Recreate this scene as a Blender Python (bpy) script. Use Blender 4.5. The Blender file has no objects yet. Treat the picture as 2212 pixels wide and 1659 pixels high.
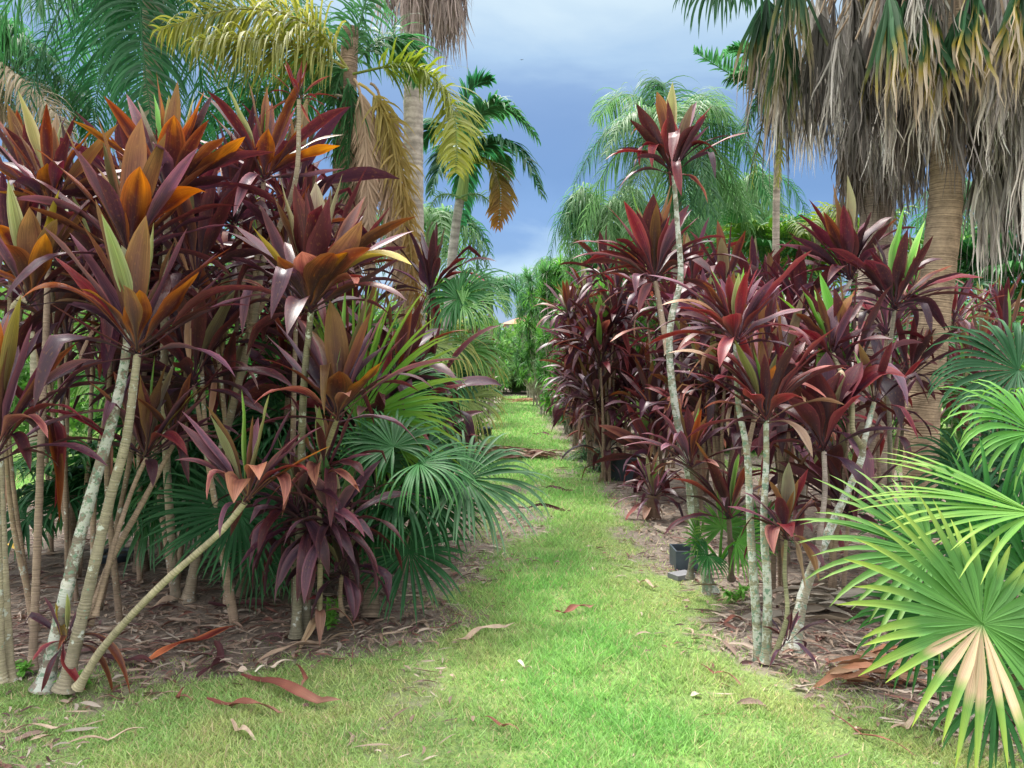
import bpy, math, random
import numpy as np

F = 1659.0      # focal length in units of the 2212-wide layout
HY = 790.0      # horizon row
CH = 1.6        # camera height
RN = np.random.default_rng(7)
C = bpy.context.scene.collection


def P(x, y, d):
    return np.array([(x - 1106.0) / F * d, d, CH + (HY - y) / F * d])


def GD(y):
    return CH * F / (y - HY)


def G(x, y, z=0.0):
    p = P(x, y, GD(y)); p[2] = z
    return p


def nrm(v):
    return v / np.maximum(np.linalg.norm(v, axis=-1, keepdims=True), 1e-9)


# ------------------------------------------------------------------ materials
def nt(m):
    m.use_nodes = True
    t = m.node_tree
    t.nodes.clear()
    return t, t.nodes, t.links


def leaf_mat(name, rough=0.42, trans=0.3, spec=0.5, streak=0.25, back=0.25, backcol=(0.16, 0.11, 0.05), tsat=1.4, tval=1.6, spots=0.0, coat=0.0):
    m = bpy.data.materials.new(name)
    t, n, l = nt(m)
    out = n.new('ShaderNodeOutputMaterial')
    col = n.new('ShaderNodeAttribute'); col.attribute_name = 'Col'
    uv = n.new('ShaderNodeAttribute'); uv.attribute_name = 'uvp'
    mp = n.new('ShaderNodeMapping'); mp.inputs['Scale'].default_value = (40, 1.0, 1)
    l.new(uv.outputs['Vector'], mp.inputs['Vector'])
    ns = n.new('ShaderNodeTexNoise'); ns.inputs['Scale'].default_value = 1.0; ns.inputs['Detail'].default_value = 3
    l.new(mp.outputs['Vector'], ns.inputs['Vector'])
    mr = n.new('ShaderNodeMapRange'); mr.inputs['From Min'].default_value = 0.3; mr.inputs['From Max'].default_value = 0.7
    mr.inputs['To Min'].default_value = 1 - streak; mr.inputs['To Max'].default_value = 1 + streak
    l.new(ns.outputs['Fac'], mr.inputs['Value'])
    mul = n.new('ShaderNodeVectorMath'); mul.operation = 'SCALE'
    l.new(col.outputs['Color'], mul.inputs[0]); l.new(mr.outputs['Result'], mul.inputs['Scale'])
    last = mul.outputs['Vector']
    if spots > 0:
        mp2 = n.new('ShaderNodeMapping'); mp2.inputs['Scale'].default_value = (9, 26, 1)
        l.new(uv.outputs['Vector'], mp2.inputs['Vector'])
        vo = n.new('ShaderNodeTexNoise'); vo.inputs['Scale'].default_value = 1.0; vo.inputs['Detail'].default_value = 4
        l.new(mp2.outputs['Vector'], vo.inputs['Vector'])
        r2 = n.new('ShaderNodeMapRange'); r2.inputs['From Min'].default_value = 0.58; r2.inputs['From Max'].default_value = 0.7
        r2.inputs['To Max'].default_value = spots
        l.new(vo.outputs['Fac'], r2.inputs['Value'])
        mx = n.new('ShaderNodeMix'); mx.data_type = 'RGBA'
        l.new(r2.outputs['Result'], mx.inputs['Factor']); l.new(last, mx.inputs['A'])
        mx.inputs['B'].default_value = (0.42, 0.2, 0.06, 1)
        last = mx.outputs['Result']
    geo = n.new('ShaderNodeNewGeometry')
    bf = n.new('ShaderNodeMath'); bf.operation = 'MULTIPLY'; bf.inputs[1].default_value = back
    l.new(geo.outputs['Backfacing'], bf.inputs[0])
    mb = n.new('ShaderNodeMix'); mb.data_type = 'RGBA'
    l.new(bf.outputs[0], mb.inputs['Factor']); l.new(last, mb.inputs['A']); mb.inputs['B'].default_value = (*backcol, 1)
    p = n.new('ShaderNodeBsdfPrincipled')
    l.new(mb.outputs['Result'], p.inputs['Base Color'])
    rr = n.new('ShaderNodeMath'); rr.operation = 'MULTIPLY_ADD'; rr.inputs[1].default_value = 0.2; rr.inputs[2].default_value = rough
    l.new(geo.outputs['Backfacing'], rr.inputs[0]); l.new(rr.outputs[0], p.inputs['Roughness'])
    p.inputs['Specular IOR Level'].default_value = spec
    bp = n.new('ShaderNodeBump'); bp.inputs['Strength'].default_value = 0.25; bp.inputs['Distance'].default_value = 0.003
    l.new(ns.outputs['Fac'], bp.inputs['Height']); l.new(bp.outputs['Normal'], p.inputs['Normal'])
    hs = n.new('ShaderNodeHueSaturation'); hs.inputs['Saturation'].default_value = tsat; hs.inputs['Value'].default_value = tval
    l.new(last, hs.inputs['Color'])
    tr = n.new('ShaderNodeBsdfTranslucent'); l.new(hs.outputs['Color'], tr.inputs['Color'])
    ms = n.new('ShaderNodeMixShader'); ms.inputs[0].default_value = trans
    l.new(p.outputs[0], ms.inputs[1]); l.new(tr.outputs[0], ms.inputs[2]); l.new(ms.outputs[0], out.inputs['Surface'])
    return m


def bark_mat(name, ring=60.0, ringamt=0.35, lichen=0.0, rough=0.85, blotch=0.3, bump=0.5, wob=1.6):
    m = bpy.data.materials.new(name)
    t, n, l = nt(m)
    out = n.new('ShaderNodeOutputMaterial')
    col = n.new('ShaderNodeAttribute'); col.attribute_name = 'Col'
    uv = n.new('ShaderNodeAttribute'); uv.attribute_name = 'uvp'   # x = around 0..1, y = metres along
    tc = n.new('ShaderNodeTexCoord')
    sx = n.new('ShaderNodeSeparateXYZ'); l.new(uv.outputs['Vector'], sx.inputs[0])
    nz = n.new('ShaderNodeTexNoise'); nz.inputs['Scale'].default_value = 14; nz.inputs['Detail'].default_value = 5
    l.new(tc.outputs['Object'], nz.inputs['Vector'])
    # ring phase with wobble
    a = n.new('ShaderNodeMath'); a.operation = 'MULTIPLY'; a.inputs[1].default_value = ring
    l.new(sx.outputs['Y'], a.inputs[0])
    b = n.new('ShaderNodeMath'); b.operation = 'MULTIPLY_ADD'; b.inputs[1].default_value = wob
    l.new(nz.outputs['Fac'], b.inputs[0]); l.new(a.outputs[0], b.inputs[2])
    cb = n.new('ShaderNodeCombineXYZ'); l.new(b.outputs[0], cb.inputs['X'])
    rn = n.new('ShaderNodeTexNoise'); rn.noise_dimensions = '1D'; rn.inputs['Scale'].default_value = 1.0; rn.inputs['Detail'].default_value = 2
    l.new(b.outputs[0], rn.inputs['W'])
    mr = n.new('ShaderNodeMapRange'); mr.inputs['From Min'].default_value = 0.35; mr.inputs['From Max'].default_value = 0.65
    mr.inputs['To Min'].default_value = 1 - ringamt; mr.inputs['To Max'].default_value = 1 + ringamt * 0.6
    l.new(rn.outputs['Fac'], mr.inputs['Value'])
    n2 = n.new('ShaderNodeTexNoise'); n2.inputs['Scale'].default_value = 6; n2.inputs['Detail'].default_value = 6; n2.inputs['Roughness'].default_value = 0.7
    l.new(tc.outputs['Object'], n2.inputs['Vector'])
    m2 = n.new('ShaderNodeMapRange'); m2.inputs['From Min'].default_value = 0.35; m2.inputs['From Max'].default_value = 0.65
    m2.inputs['To Min'].default_value = 1 - blotch; m2.inputs['To Max'].default_value = 1 + blotch
    l.new(n2.outputs['Fac'], m2.inputs['Value'])
    mm = n.new('ShaderNodeMath'); mm.operation = 'MULTIPLY'; l.new(mr.outputs[0], mm.inputs[0]); l.new(m2.outputs[0], mm.inputs[1])
    sc = n.new('ShaderNodeVectorMath'); sc.operation = 'SCALE'; l.new(col.outputs['Color'], sc.inputs[0]); l.new(mm.outputs[0], sc.inputs['Scale'])
    last = sc.outputs['Vector']
    if lichen > 0:
        for (scale, th, c) in ((13, 0.66 - 0.12 * lichen, (0.52, 0.54, 0.49, 1)), (38, 0.68 - 0.09 * lichen, (0.2, 0.29, 0.22, 1)), (11, 0.70 - 0.07 * lichen, (0.62, 0.6, 0.55, 1)), (60, 0.66, (0.1, 0.085, 0.06, 1))):
            v = n.new('ShaderNodeTexNoise'); v.inputs['Scale'].default_value = scale; v.inputs['Detail'].default_value = 6; v.inputs['Roughness'].default_value = .65
            l.new(tc.outputs['Object'], v.inputs['Vector'])
            r = n.new('ShaderNodeMapRange'); r.inputs['From Min'].default_value = th; r.inputs['From Max'].default_value = th + 0.03
            l.new(v.outputs['Fac'], r.inputs['Value'])
            mx = n.new('ShaderNodeMix'); mx.data_type = 'RGBA'
            l.new(r.outputs['Result'], mx.inputs['Factor']); l.new(last, mx.inputs['A']); mx.inputs['B'].default_value = c
            last = mx.outputs['Result']
    p = n.new('ShaderNodeBsdfPrincipled'); p.inputs['Roughness'].default_value = rough; p.inputs['Specular IOR Level'].default_value = 0.25
    l.new(last, p.inputs['Base Color'])
    ad = n.new('ShaderNodeMath'); ad.operation = 'ADD'; l.new(rn.outputs['Fac'], ad.inputs[0]); l.new(n2.outputs['Fac'], ad.inputs[1])
    bp = n.new('ShaderNodeBump'); bp.inputs['Strength'].default_value = bump; bp.inputs['Distance'].default_value = 0.012
    l.new(ad.outputs[0], bp.inputs['Height']); l.new(bp.outputs['Normal'], p.inputs['Normal'])
    l.new(p.outputs[0], out.inputs['Surface'])
    return m


M = {}
M['cord'] = leaf_mat('cordyline_leaf', 0.40, 0.18, 0.32, 0.5, 0.14, (0.11, 0.06, 0.045), 1.1, 1.5, spots=0.22)
M['fan'] = leaf_mat('fan_palm_leaf', 0.45, 0.20, 0.2, 0.35, 0.12, (0.13, 0.2, 0.1), 1.15, 1.5)
M['palm'] = leaf_mat('feather_palm_leaf', 0.5, 0.4, 0.4, 0.15, 0.15, (0.13, 0.2, 0.08), 1.15, 1.7)
M['dead'] = leaf_mat('dead_frond', 0.8, 0.22, 0.2, 0.3, 0.1, (0.3, 0.25, 0.2), 1.0, 1.1)
M['litter'] = leaf_mat('fallen_leaf', 0.7, 0.1, 0.3, 0.3, 0.3, (0.28, 0.17, 0.11), 1.0, 1.0)
M['grass'] = leaf_mat('grass_blade', 0.55, 0.4, 0.3, 0.05, 0.0, (0.1, 0.2, 0.03), 1.1, 1.6)
M['bark'] = bark_mat('cordyline_stem', 120, 0.22, 0.0)
M['lich'] = bark_mat('lichened_stem', 120, 0.15, 1.45)
M['lich2'] = bark_mat('spotted_stem', 120, 0.2, 0.55)
M['trunk'] = bark_mat('ringed_palm_trunk', 75, 0.34, 0.0, blotch=0.4, bump=1.0, wob=1.3)
M['trunk2'] = bark_mat('grey_palm_trunk', 16, 0.25, 0.0, blotch=0.3, bump=0.6, wob=1.0)


# ------------------------------------------------------------------ mesh builder
class MB:
    def __init__(s):
        s.v = []; s.f = []; s.c = []; s.u = []; s.n = 0

    def add(s, v, f, c, u):
        v = v.reshape(-1, 3)
        s.v.append(v); s.f.append(f.reshape(-1, 4) + s.n); s.c.append(np.broadcast_to(c, v.shape) if c.ndim == 1 else c.reshape(-1, 3))
        s.u.append(u.reshape(-1, 2)); s.n += len(v)

    def build(s, name, mat, parent=None, origin=(0, 0, 0), smooth=True):
        me = bpy.data.meshes.new(name)
        o = bpy.data.objects.new(name, me); C.objects.link(o)
        if parent is not None:
            o.parent = parent
        else:
            o.location = origin
        if s.n:
            v = np.concatenate(s.v) - np.array(origin); f = np.concatenate(s.f).astype(np.int32)
            me.vertices.add(len(v)); me.vertices.foreach_set('co', v.astype(np.float32).ravel())
            me.loops.add(f.size); me.loops.foreach_set('vertex_index', f.ravel())
            me.polygons.add(len(f)); me.polygons.foreach_set('loop_start', (np.arange(len(f)) * 4).astype(np.int32))
            me.polygons.foreach_set('use_smooth', np.full(len(f), smooth))
            a = me.attributes.new('Col', 'FLOAT_COLOR', 'POINT')
            cc = np.ones((len(v), 4), np.float32); cc[:, :3] = np.clip(np.concatenate(s.c), 0.001, 0.95)
            a.data.foreach_set('color', cc.ravel())
            b = me.attributes.new('uvp', 'FLOAT_VECTOR', 'POINT')
            uu = np.zeros((len(v), 3), np.float32); uu[:, :2] = np.concatenate(s.u)
            b.data.foreach_set('vector', uu.ravel())
            me.update(calc_edges=True)
        me.materials.append(mat if not isinstance(mat, str) else M[mat])
        return o


def tag(o, label=None, cat=None, group=None, kind=None):
    if label: o['label'] = label
    if cat: o['category'] = cat
    if group: o['group'] = group
    if kind: o['kind'] = kind
    return o


def thing(name, label, cat, loc, group=None):
    o = bpy.data.objects.new(name, None); C.objects.link(o)
    o.location = tuple(loc); o.empty_display_size = 0.1
    return tag(o, label, cat, group)


# ------------------------------------------------------------------ ribbons (leaves)
def offs(K):
    return np.linspace(-1, 1, K)


def ribbons(mb, Cn, N0, W, prof, K=3, fold=0.3, wave=0.0, twist=None, col=None, edge=None, edgeamt=0.0, foldp=None, rng=RN):
    """Cn (N,R,3) centre lines, N0 (N,3) upper normal at the base, W (N,) half widths, prof (R,), col (N,R,3)"""
    N, R, _ = Cn.shape
    T = np.empty_like(Cn); T[:, 1:-1] = Cn[:, 2:] - Cn[:, :-2]; T[:, 0] = Cn[:, 1] - Cn[:, 0]; T[:, -1] = Cn[:, -1] - Cn[:, -2]
    T = nrm(T)
    S = np.empty_like(Cn)
    s = nrm(np.cross(T[:, 0], N0))
    for i in range(R):
        s = nrm(s - T[:, i] * np.sum(s * T[:, i], -1, keepdims=True)); S[:, i] = s
    Nn = np.cross(S, T)
    if twist is not None:
        a = twist[:, None] * np.linspace(0, 1, R)[None] ** 1.3
        ca, sa = np.cos(a)[..., None], np.sin(a)[..., None]
        S, Nn = S * ca + Nn * sa, Nn * ca - S * sa
    o = offs(K); ao = np.abs(o)
    if np.ndim(prof) == 1:
        prof = np.broadcast_to(prof, (N, R))
    w = W[:, None] * prof
    fp = np.ones(R) if foldp is None else foldp
    h = ao[None, None, :] * w[:, :, None] * fold * fp[None, :, None]
    if wave > 0:
        ph = rng.uniform(0, 6.28, (N, 1, 2)); fr = rng.uniform(8, 15, (N, 1, 1))
        tt = np.linspace(0, 1, R)[None, :, None]
        wv = np.where(o[None, None, :] < 0, np.sin(tt * fr + ph[:, :, :1]), np.sin(tt * fr * 1.1 + ph[:, :, 1:]))
        h = h + wv * ao[None, None, :] * w[:, :, None] * wave
    V = Cn[:, :, None, :] + S[:, :, None, :] * (o[None, None, :, None] * w[:, :, None, None]) + Nn[:, :, None, :] * h[..., None]
    ids = np.arange(N * R * K).reshape(N, R, K)
    f = np.stack([ids[:, :-1, :-1], ids[:, :-1, 1:], ids[:, 1:, 1:], ids[:, 1:, :-1]], -1)
    cc = np.repeat(col[:, :, None, :], K, 2) if col.ndim == 3 else col
    if edge is not None and edgeamt > 0:
        e = (ao ** 3)[None, None, :, None] * edgeamt
        cc = cc * (1 - e) + edge[:, None, None, :] * e
    u = np.empty((N, R, K, 2)); r = rng.integers(0, 400, (N, 1, 1))
    u[..., 0] = (o * 0.5 + 0.5)[None, None, :] + r; u[..., 1] = np.linspace(0, 1, R)[None, :, None] + r * 3.7
    mb.add(V, f, cc, u)


def grow(P0, D, L, droop, R, dw=None, kt=None, ka=None):
    """centre lines bending under gravity"""
    N = len(P0); out = np.empty((N, R, 3)); out[:, 0] = P0
    D = nrm(D.copy()); g = np.array([0, 0, -1.0]); p = P0.copy()
    ts = np.linspace(0, 1, R)
    for i in range(1, R):
        k = droop / (R - 1) * (dw[i] if dw is not None else 1.0)
        if kt is not None:
            k = k + np.where((kt > ts[i - 1]) & (kt <= ts[i]), ka, 0)
        D = nrm(D + g * k[:, None])
        p = p + D * (L / (R - 1))[:, None]; out[:, i] = p
    return out


def bez(p0, p1, p2, R):
    t = np.linspace(0, 1, R)[None, :, None]
    return (1 - t) ** 2 * p0[:, None] + 2 * t * (1 - t) * p1[:, None] + t * t * p2[:, None]


def ramp3(c0, c1, c2, R, p1=0.45):
    t = np.linspace(0, 1, R)[None, :, None]
    a = np.clip(t / p1, 0, 1); b = np.clip((t - p1) / (1 - p1), 0, 1)
    return np.where(t < p1, c0[:, None] * (1 - a) + c1[:, None] * a, c1[:, None] * (1 - b) + c2[:, None] * b)


# ------------------------------------------------------------------ tubes
def tube(mb, pts, r0, r1, col, seg=10, step=0.05, jit=0.04, col1=None, flare=0.0, rng=RN, bulge=None):
    pts = np.asarray(pts, float)
    if len(pts) == 2:
        pts = np.array([pts[0], (pts[0] + pts[1]) / 2, pts[1]])
    q = np.vstack([2 * pts[0] - pts[1], pts, 2 * pts[-1] - pts[-2]])
    out = []
    for i in range(1, len(q) - 2):
        n = max(2, int(np.linalg.norm(q[i + 1] - q[i]) / step))
        for k in range(n):
            t = k / n
            out.append(0.5 * ((2 * q[i]) + (-q[i - 1] + q[i + 1]) * t + (2 * q[i - 1] - 5 * q[i] + 4 * q[i + 1] - q[i + 2]) * t * t + (-q[i - 1] + 3 * q[i] - 3 * q[i + 1] + q[i + 2]) * t ** 3))
    out.append(q[-2]); c = np.array(out); R = len(c)
    T = nrm(np.gradient(c, axis=0)); s = nrm(np.cross(T[0], [0.3, 1, 0.1]))
    S = np.empty_like(c)
    for i in range(R):
        s = nrm(s - T[i] * np.dot(s, T[i])); S[i] = s
    B = np.cross(T, S)
    ln = np.concatenate([[0], np.cumsum(np.linalg.norm(np.diff(c, axis=0), axis=1))]); t = ln / ln[-1]
    r = r0 + (r1 - r0) * t
    r = r * (1 + rng.uniform(-jit, jit, R)) + flare * r0 * np.exp(-ln / max(r0 * 1.6, 1e-3))
    a = np.linspace(0, 2 * np.pi, seg + 1)[None, :]
    jj = 1 + rng.uniform(-jit, jit, (R, seg + 1)) * 0.7; jj[:, -1] = jj[:, 0]
    V = c[:, None] + (S[:, None] * np.cos(a)[..., None] + B[:, None] * np.sin(a)[..., None]) * (r[:, None] * jj)[..., None]
    ids = np.arange(R * (seg + 1)).reshape(R, seg + 1)
    f = np.stack([ids[:-1, :-1], ids[:-1, 1:], ids[1:, 1:], ids[1:, :-1]], -1)
    col = np.asarray(col, float); col1 = col if col1 is None else np.asarray(col1, float)
    cc = col[None] * (1 - t[:, None]) + col1[None] * t[:, None]
    u = np.empty((R, seg + 1, 2)); u[..., 0] = a / 6.283; u[..., 1] = ln[:, None] + rng.uniform(0, 50)
    mb.add(V, f, np.repeat(cc[:, None], seg + 1, 1), u)


# ------------------------------------------------------------------ cordyline leaves
CT = [0, .08, .18, .28, .38, .5, .62, .74, .84, .92, .97, 1]
CW = [.30, .14, .17, .45, .82, 1, .98, .84, .60, .32, .13, .01]


def cprof(R):
    return np.interp(np.linspace(0, 1, R), CT, CW)


def cfold(R):
    return np.interp(np.linspace(0, 1, R), [0, .25, .5, 1], [2.4, 2.0, .8, .7])


# base, middle, tip, edge
PAL = {
    't': ((.05, .02, .03), (.15, .06, .035), (.24, .13, .045), (.27, .13, .05)),
    'g': ((.12, .14, .06), (.25, .27, .09), (.32, .38, .12), (.5, .5, .25)),
    'G': ((.10, .2, .04), (.12, .34, .04), (.2, .46, .06), (.4, .6, .2)),
    'h': ((.08, .05, .05), (.17, .13, .08), (.25, .23, .12), (.3, .28, .15)),
    'y': ((.10, .05, .02), (.25, .19, .03), (.44, .38, .06), (.5, .36, .08)),
    'o': ((.03, .008, .012), (.08, .012, .012), (.52, .19, .015), (.42, .12, .025)),
    'q': ((.03, .008, .014), (.055, .012, .016), (.2, .045, .016), (.3, .11, .05)),
    'p': ((.045, .028, .06), (.12, .055, .09), (.19, .075, .11), (.34, .12, .16)),
    'm': ((.03, .014, .026), (.058, .012, .02), (.08, .014, .022), (.16, .035, .045)),
    'd': ((.03, .016, .034), (.045, .016, .03), (.06, .018, .034), (.12, .035, .055)),
    'r': ((.045, .014, .03), (.15, .013, .024), (.20, .022, .032), (.34, .08, .08)),
    'k': ((.05, .012, .02), (.13, .022, .028), (.46, .17, .13), (.5, .2, .14)),
    'b': ((.2, .09, .05), (.30, .16, .1), (.46, .28, .19), (.46, .28, .2)),
    'e': ((.02, .06, .02), (.03, .11, .03), (.05, .15, .04), (.1, .2, .06)),
}
PET = np.array((.05, .038, .07))
STY = {   # (inner, middle, outer) weighted codes
    'orange': ('tthgt', 'otqpmqp', 'mdpmpd'),
    'purple': ('htgtg', 'ptpmpq', 'pmpdkmd'),
    'dark': ('tmhm', 'mmdmq', 'mdmdd'),
    'red': ('trgGt', 'rmrmrp', 'rmkpmdb'),
    'maroon': ('tmthG', 'mmrmdp', 'mmdprk'),
    'droopy': ('emh', 'dmdpd', 'pdpmdd'),
    'litter': ('bkb', 'bkbd', 'bbkb'),
    'star': ('rr', 'rrk', 'rrk'),
}


def blade_cols(lc, R, K, rng):
    """dark petiole and midrib, colour creeping in from the tip and the margins with ragged limits"""
    N = len(lc); o = np.abs(np.linspace(-1, 1, K)); t = np.linspace(0, 1, R)[None, :, None] + (o * .16 - .06)[None, None, :] + rng.normal(0, .10, (N, 1, K)) + rng.normal(0, .06, (N, R, K))
    t = np.clip(t, 0, 1)[..., None]; p = rng.uniform(.4, .7, (N, 1, 1, 1)); c0 = (lc[:, 0] * .5 + PET * .5)[:, None, None]; c1 = lc[:, 1][:, None, None]; c2 = lc[:, 2][:, None, None]
    a = np.clip(t / p, 0, 1); b = np.clip((t - p) / (1 - p), 0, 1)
    return np.where(t < p, c0 * (1 - a) + c1 * a, c1 * (1 - b) + c2 * b)


def leaf_cols(codes, rng, lo=.55, hi=1.05):
    a = np.array([PAL[c] for c in codes])     # N,4,3
    j = rng.uniform(lo, hi, (len(codes), 1, 1)) * (1 + rng.uniform(-.12, .12, (len(codes), 1, 3)))
    return a * j


def rosette(mb, base, size, n, style, rng, axis=(0, 0, 1), droop=1.0, spread=1.0, wid=1.0, lod=2, manual=None, d=None, low=0):
    base = np.asarray(base, float); A = nrm(np.asarray(axis, float)); R, K = {2: (12, 5), 1: (9, 3), 0: (6, 3)}[lod]
    if n > 0:
        f = np.arange(n) / max(n - 1, 1)
        phi = np.arange(n) * 2.399 + rng.uniform(0, 6.28) + rng.uniform(-.3, .3, n)
        th = np.radians((78 - 70 * f ** 0.85 + rng.uniform(-9, 9, n)) * spread)
        e1 = nrm(np.cross(A, [0.2, 0.97, 0.1])); e2 = np.cross(A, e1)
        Rd = e1 * np.cos(phi)[:, None] + e2 * np.sin(phi)[:, None]
        D = A * np.cos(th)[:, None] + Rd * np.sin(th)[:, None]
        Nr = A * np.sin(th)[:, None] - Rd * np.cos(th)[:, None]
        L = size * (0.82 + 0.32 * np.sin(np.pi * (f * .8 + .15))) * rng.uniform(.8, 1.12, n)
        dr = (1.5 * (1 - f) ** 1.2 + 0.12) * droop * rng.uniform(.5, 1.4, n)
        kt = rng.uniform(.5, .85, n); ka = np.where(rng.uniform(0, 1, n) < .22 * (1 - f) * min(droop, 1.3), rng.uniform(.8, 2.4, n), 0)
        P0 = base + A * ((f - .5) * .12 * size)[:, None] + Rd * 0.012
        Cn = grow(P0, D, L, dr, R, dw=np.linspace(.4, 1.6, R), kt=kt, ka=ka)
        Cn += (nrm(np.cross(D, Nr)) * rng.uniform(-.06, .06, n)[:, None])[:, None] * (np.linspace(0, 1, R) ** 2)[None, :, None]
        st = STY[style]; codes = []
        for i in range(n):
            s = st[0] if f[i] > .84 else (st[1] if f[i] > .42 else st[2])
            codes.append(s[rng.integers(len(s))])
        lc = leaf_cols(codes, rng)
        W = size * .5 * rng.uniform(.095, .145, n) * wid
        col = blade_cols(lc, R, K, rng)
        ribbons(mb, Cn, Nr, W, cprof(R), K, .38, .16 if lod else 0, rng.uniform(-.9, .9, n), col, lc[:, 3], .75 if lod == 2 else .4, cfold(R), rng)
    if manual:
        m = len(manual); B = np.empty((m, 3)); P1 = np.empty((m, 3)); P2 = np.empty((m, 3)); W = np.empty(m); codes = []
        for i, (cx, cy, tx, ty, w, cd, dp) in enumerate(manual):
            B[i] = base; P1[i] = P(cx, cy, d + dp * .45); P2[i] = P(tx, ty, d + dp); W[i] = w * .5 * d / F; codes.append(cd)
        B += rng.uniform(-.012, .012, B.shape)
        D = nrm(P1 - B); rad = D - A * (D @ A)[:, None]
        rad = rad + np.array([0, 1e-4, 0])
        sgn = nrm(rad); c = (D @ A)[:, None]; sn = np.linalg.norm(rad, axis=1)[:, None]
        Nr = A * sn - sgn * c
        Cn = bez(B, P1, P2, 14); Cn[..., 2] -= (np.linspace(0, 1, 14) ** 3)[None] * rng.uniform(-.01, .05, (m, 1)); Cn += nrm(np.cross(D, Nr))[:, None] * (np.sin(np.linspace(0, 1, 14) * 3.1)[None] * rng.normal(0, .012, (m, 1)))[..., None]; lc = leaf_cols(codes, rng, .72, 1.2)
        col = blade_cols(lc, 14, 5, rng)
        ribbons(mb, Cn, Nr, W * (1.15 if style in ('maroon', 'red', 'dark') else .9), cprof(14), 5, .38, .14, rng.uniform(-.6, .6, m), col, lc[:, 3], .75, cfold(14), rng)


STEMC = (.30, .22, .16)
STEMG = (.25, .24, .17)


def cordyline(label, base, stems, heads, group=None, seed=0, name='ti_plant', cat='ti plant'):
    """stems: (pts[(x,y,d)], r0, r1, mat, colour) ; heads: dict"""
    rng = np.random.default_rng(1000 + seed)
    t = thing(name, label, cat, base, group)
    for s in stems:
        mb = MB(); pts = [P(*p) for p in s[0]]
        tube(mb, pts, s[1], s[2], s[4] if len(s) > 4 else STEMC, 12, .03, .05, flare=.9 if s[1] > .03 else .6, rng=rng)
        mb.build('stem', s[3], t, base)
    for h in heads:
        mb = MB(); x, y, d = h['at']
        rosette(mb, P(x, y, d), h.get('size', .6), h.get('n', 16), h.get('style', 'dark'), np.random.default_rng(h.get('seed', seed * 31 + int(abs(x)))),
                h.get('axis', (0, 0, 1)), h.get('droop', 1.0), h.get('spread', 1.0), h.get('wid', 1.0), h.get('lod', 2), h.get('man'), d)
        mb.build('leaf_rosette', 'cord', t, base)
    return t


exec_list = []
# ================================================================== LEFT FOREGROUND
L1 = [(240, 610, 206, 428, 62, 't', -.12), (305, 610, 316, 444, 58, 't', -.15), (330, 600, 332, 470, 30, 'g', .05), (345, 640, 405, 485, 44, 'p', .05),
      (380, 640, 472, 524, 46, 'p', .1), (365, 680, 430, 566, 56, 'o', -.12), (400, 700, 486, 580, 34, 'p', .1), (430, 650, 545, 647, 26, 'm', 0),
      (297, 690, 301, 608, 66, 'o', -.2), (150, 560, 40, 632, 46, 'o', -.12), (230, 640, 172, 605, 46, 'o', -.15), (210, 640, 115, 538, 42, 'r', .1),
      (240, 640, 150, 505, 50, 'p', .12), (200, 720, 105, 650, 28, 'm', 0), (250, 620, 165, 465, 46, 't', .1), (400, 700, 510, 610, 34, 'm', .15), (300, 600, 262, 520, 36, 'h', .12)]
L2 = [(290, 440, 302, 352, 66, 'o', -.28), (255, 400, 210, 247, 58, 't', .0), (285, 400, 306, 236, 60, 't', .02), (200, 420, 139, 271, 56, 't', .05),
      (370, 400, 446, 399, 62, 'o', -.2), (330, 420, 364, 314, 54, 'p', .12), (190, 400, 76, 322, 44, 'q', 0), (180, 460, 68, 366, 40, 'm', 0),
      (400, 440, 520, 440, 40, 'm', .1), (380, 500, 500, 480, 38, 'p', .12), (245, 460, 215, 380, 56, 'o', -.2), (170, 500, 60, 440, 46, 'q', -.1), (310, 520, 395, 430, 50, 'q', .05)]
L3 = [(352, 320, 338, 155, 48, 'o', 0), (362, 320, 376, 238, 64, 'o', -.2), (400, 310, 441, 198, 56, 'o', 0), (405, 300, 421, 184, 34, 'g', .1),
      (420, 330, 440, 225, 38, 'g', .12), (320, 310, 273, 188, 36, 'p', .1), (345, 280, 332, 195, 22, 'G', .1), (450, 340, 486, 276, 66, 'q', -.2),
      (460, 360, 530, 298, 54, 'o', -.1), (320, 350, 284, 262, 56, 'm', .05), (470, 340, 592, 325, 40, 'm', 0), (290, 330, 215, 295, 36, 'r', .1), (330, 380, 250, 330, 46, 'q', .0), (400, 400, 500, 370, 50, 'd', -.1)]
L4 = [(68, 540, 63, 436, 62, 't', -.12), (90, 570, 98, 500, 46, 'o', -.28), (98, 520, 128, 410, 36, 'y', 0), (40, 520, -8, 478, 62, 'o', -.1), (35, 520, 32, 425, 26, 'G', .08),
      (118, 560, 140, 490, 46, 'p', .1), (10, 590, -60, 560, 56, 'o', -.1), (50, 560, 10, 520, 60, 'q', -.2), (110, 600, 180, 545, 40, 'm', .1), (80, 540, 85, 440, 40, 'h', .1)]
L5 = [(65, 340, 28, 248, 46, 't', -.05), (108, 350, 116, 262, 44, 't', 0), (150, 360, 148, 268, 40, 'h', .1), (50, 380, -8, 300, 56, 'p', 0), (40, 400, -25, 345, 56, 'o', -.1),
      (60, 430, -35, 408, 52, 'o', -.1), (98, 400, 102, 350, 44, 'o', -.2), (170, 370, 255, 268, 44, 't', .1), (160, 330, 205, 262, 40, 'o', .1), (180, 400, 240, 380, 50, 'q', 0), (80, 400, 40, 370, 50, 'q', -.2)]
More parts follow.
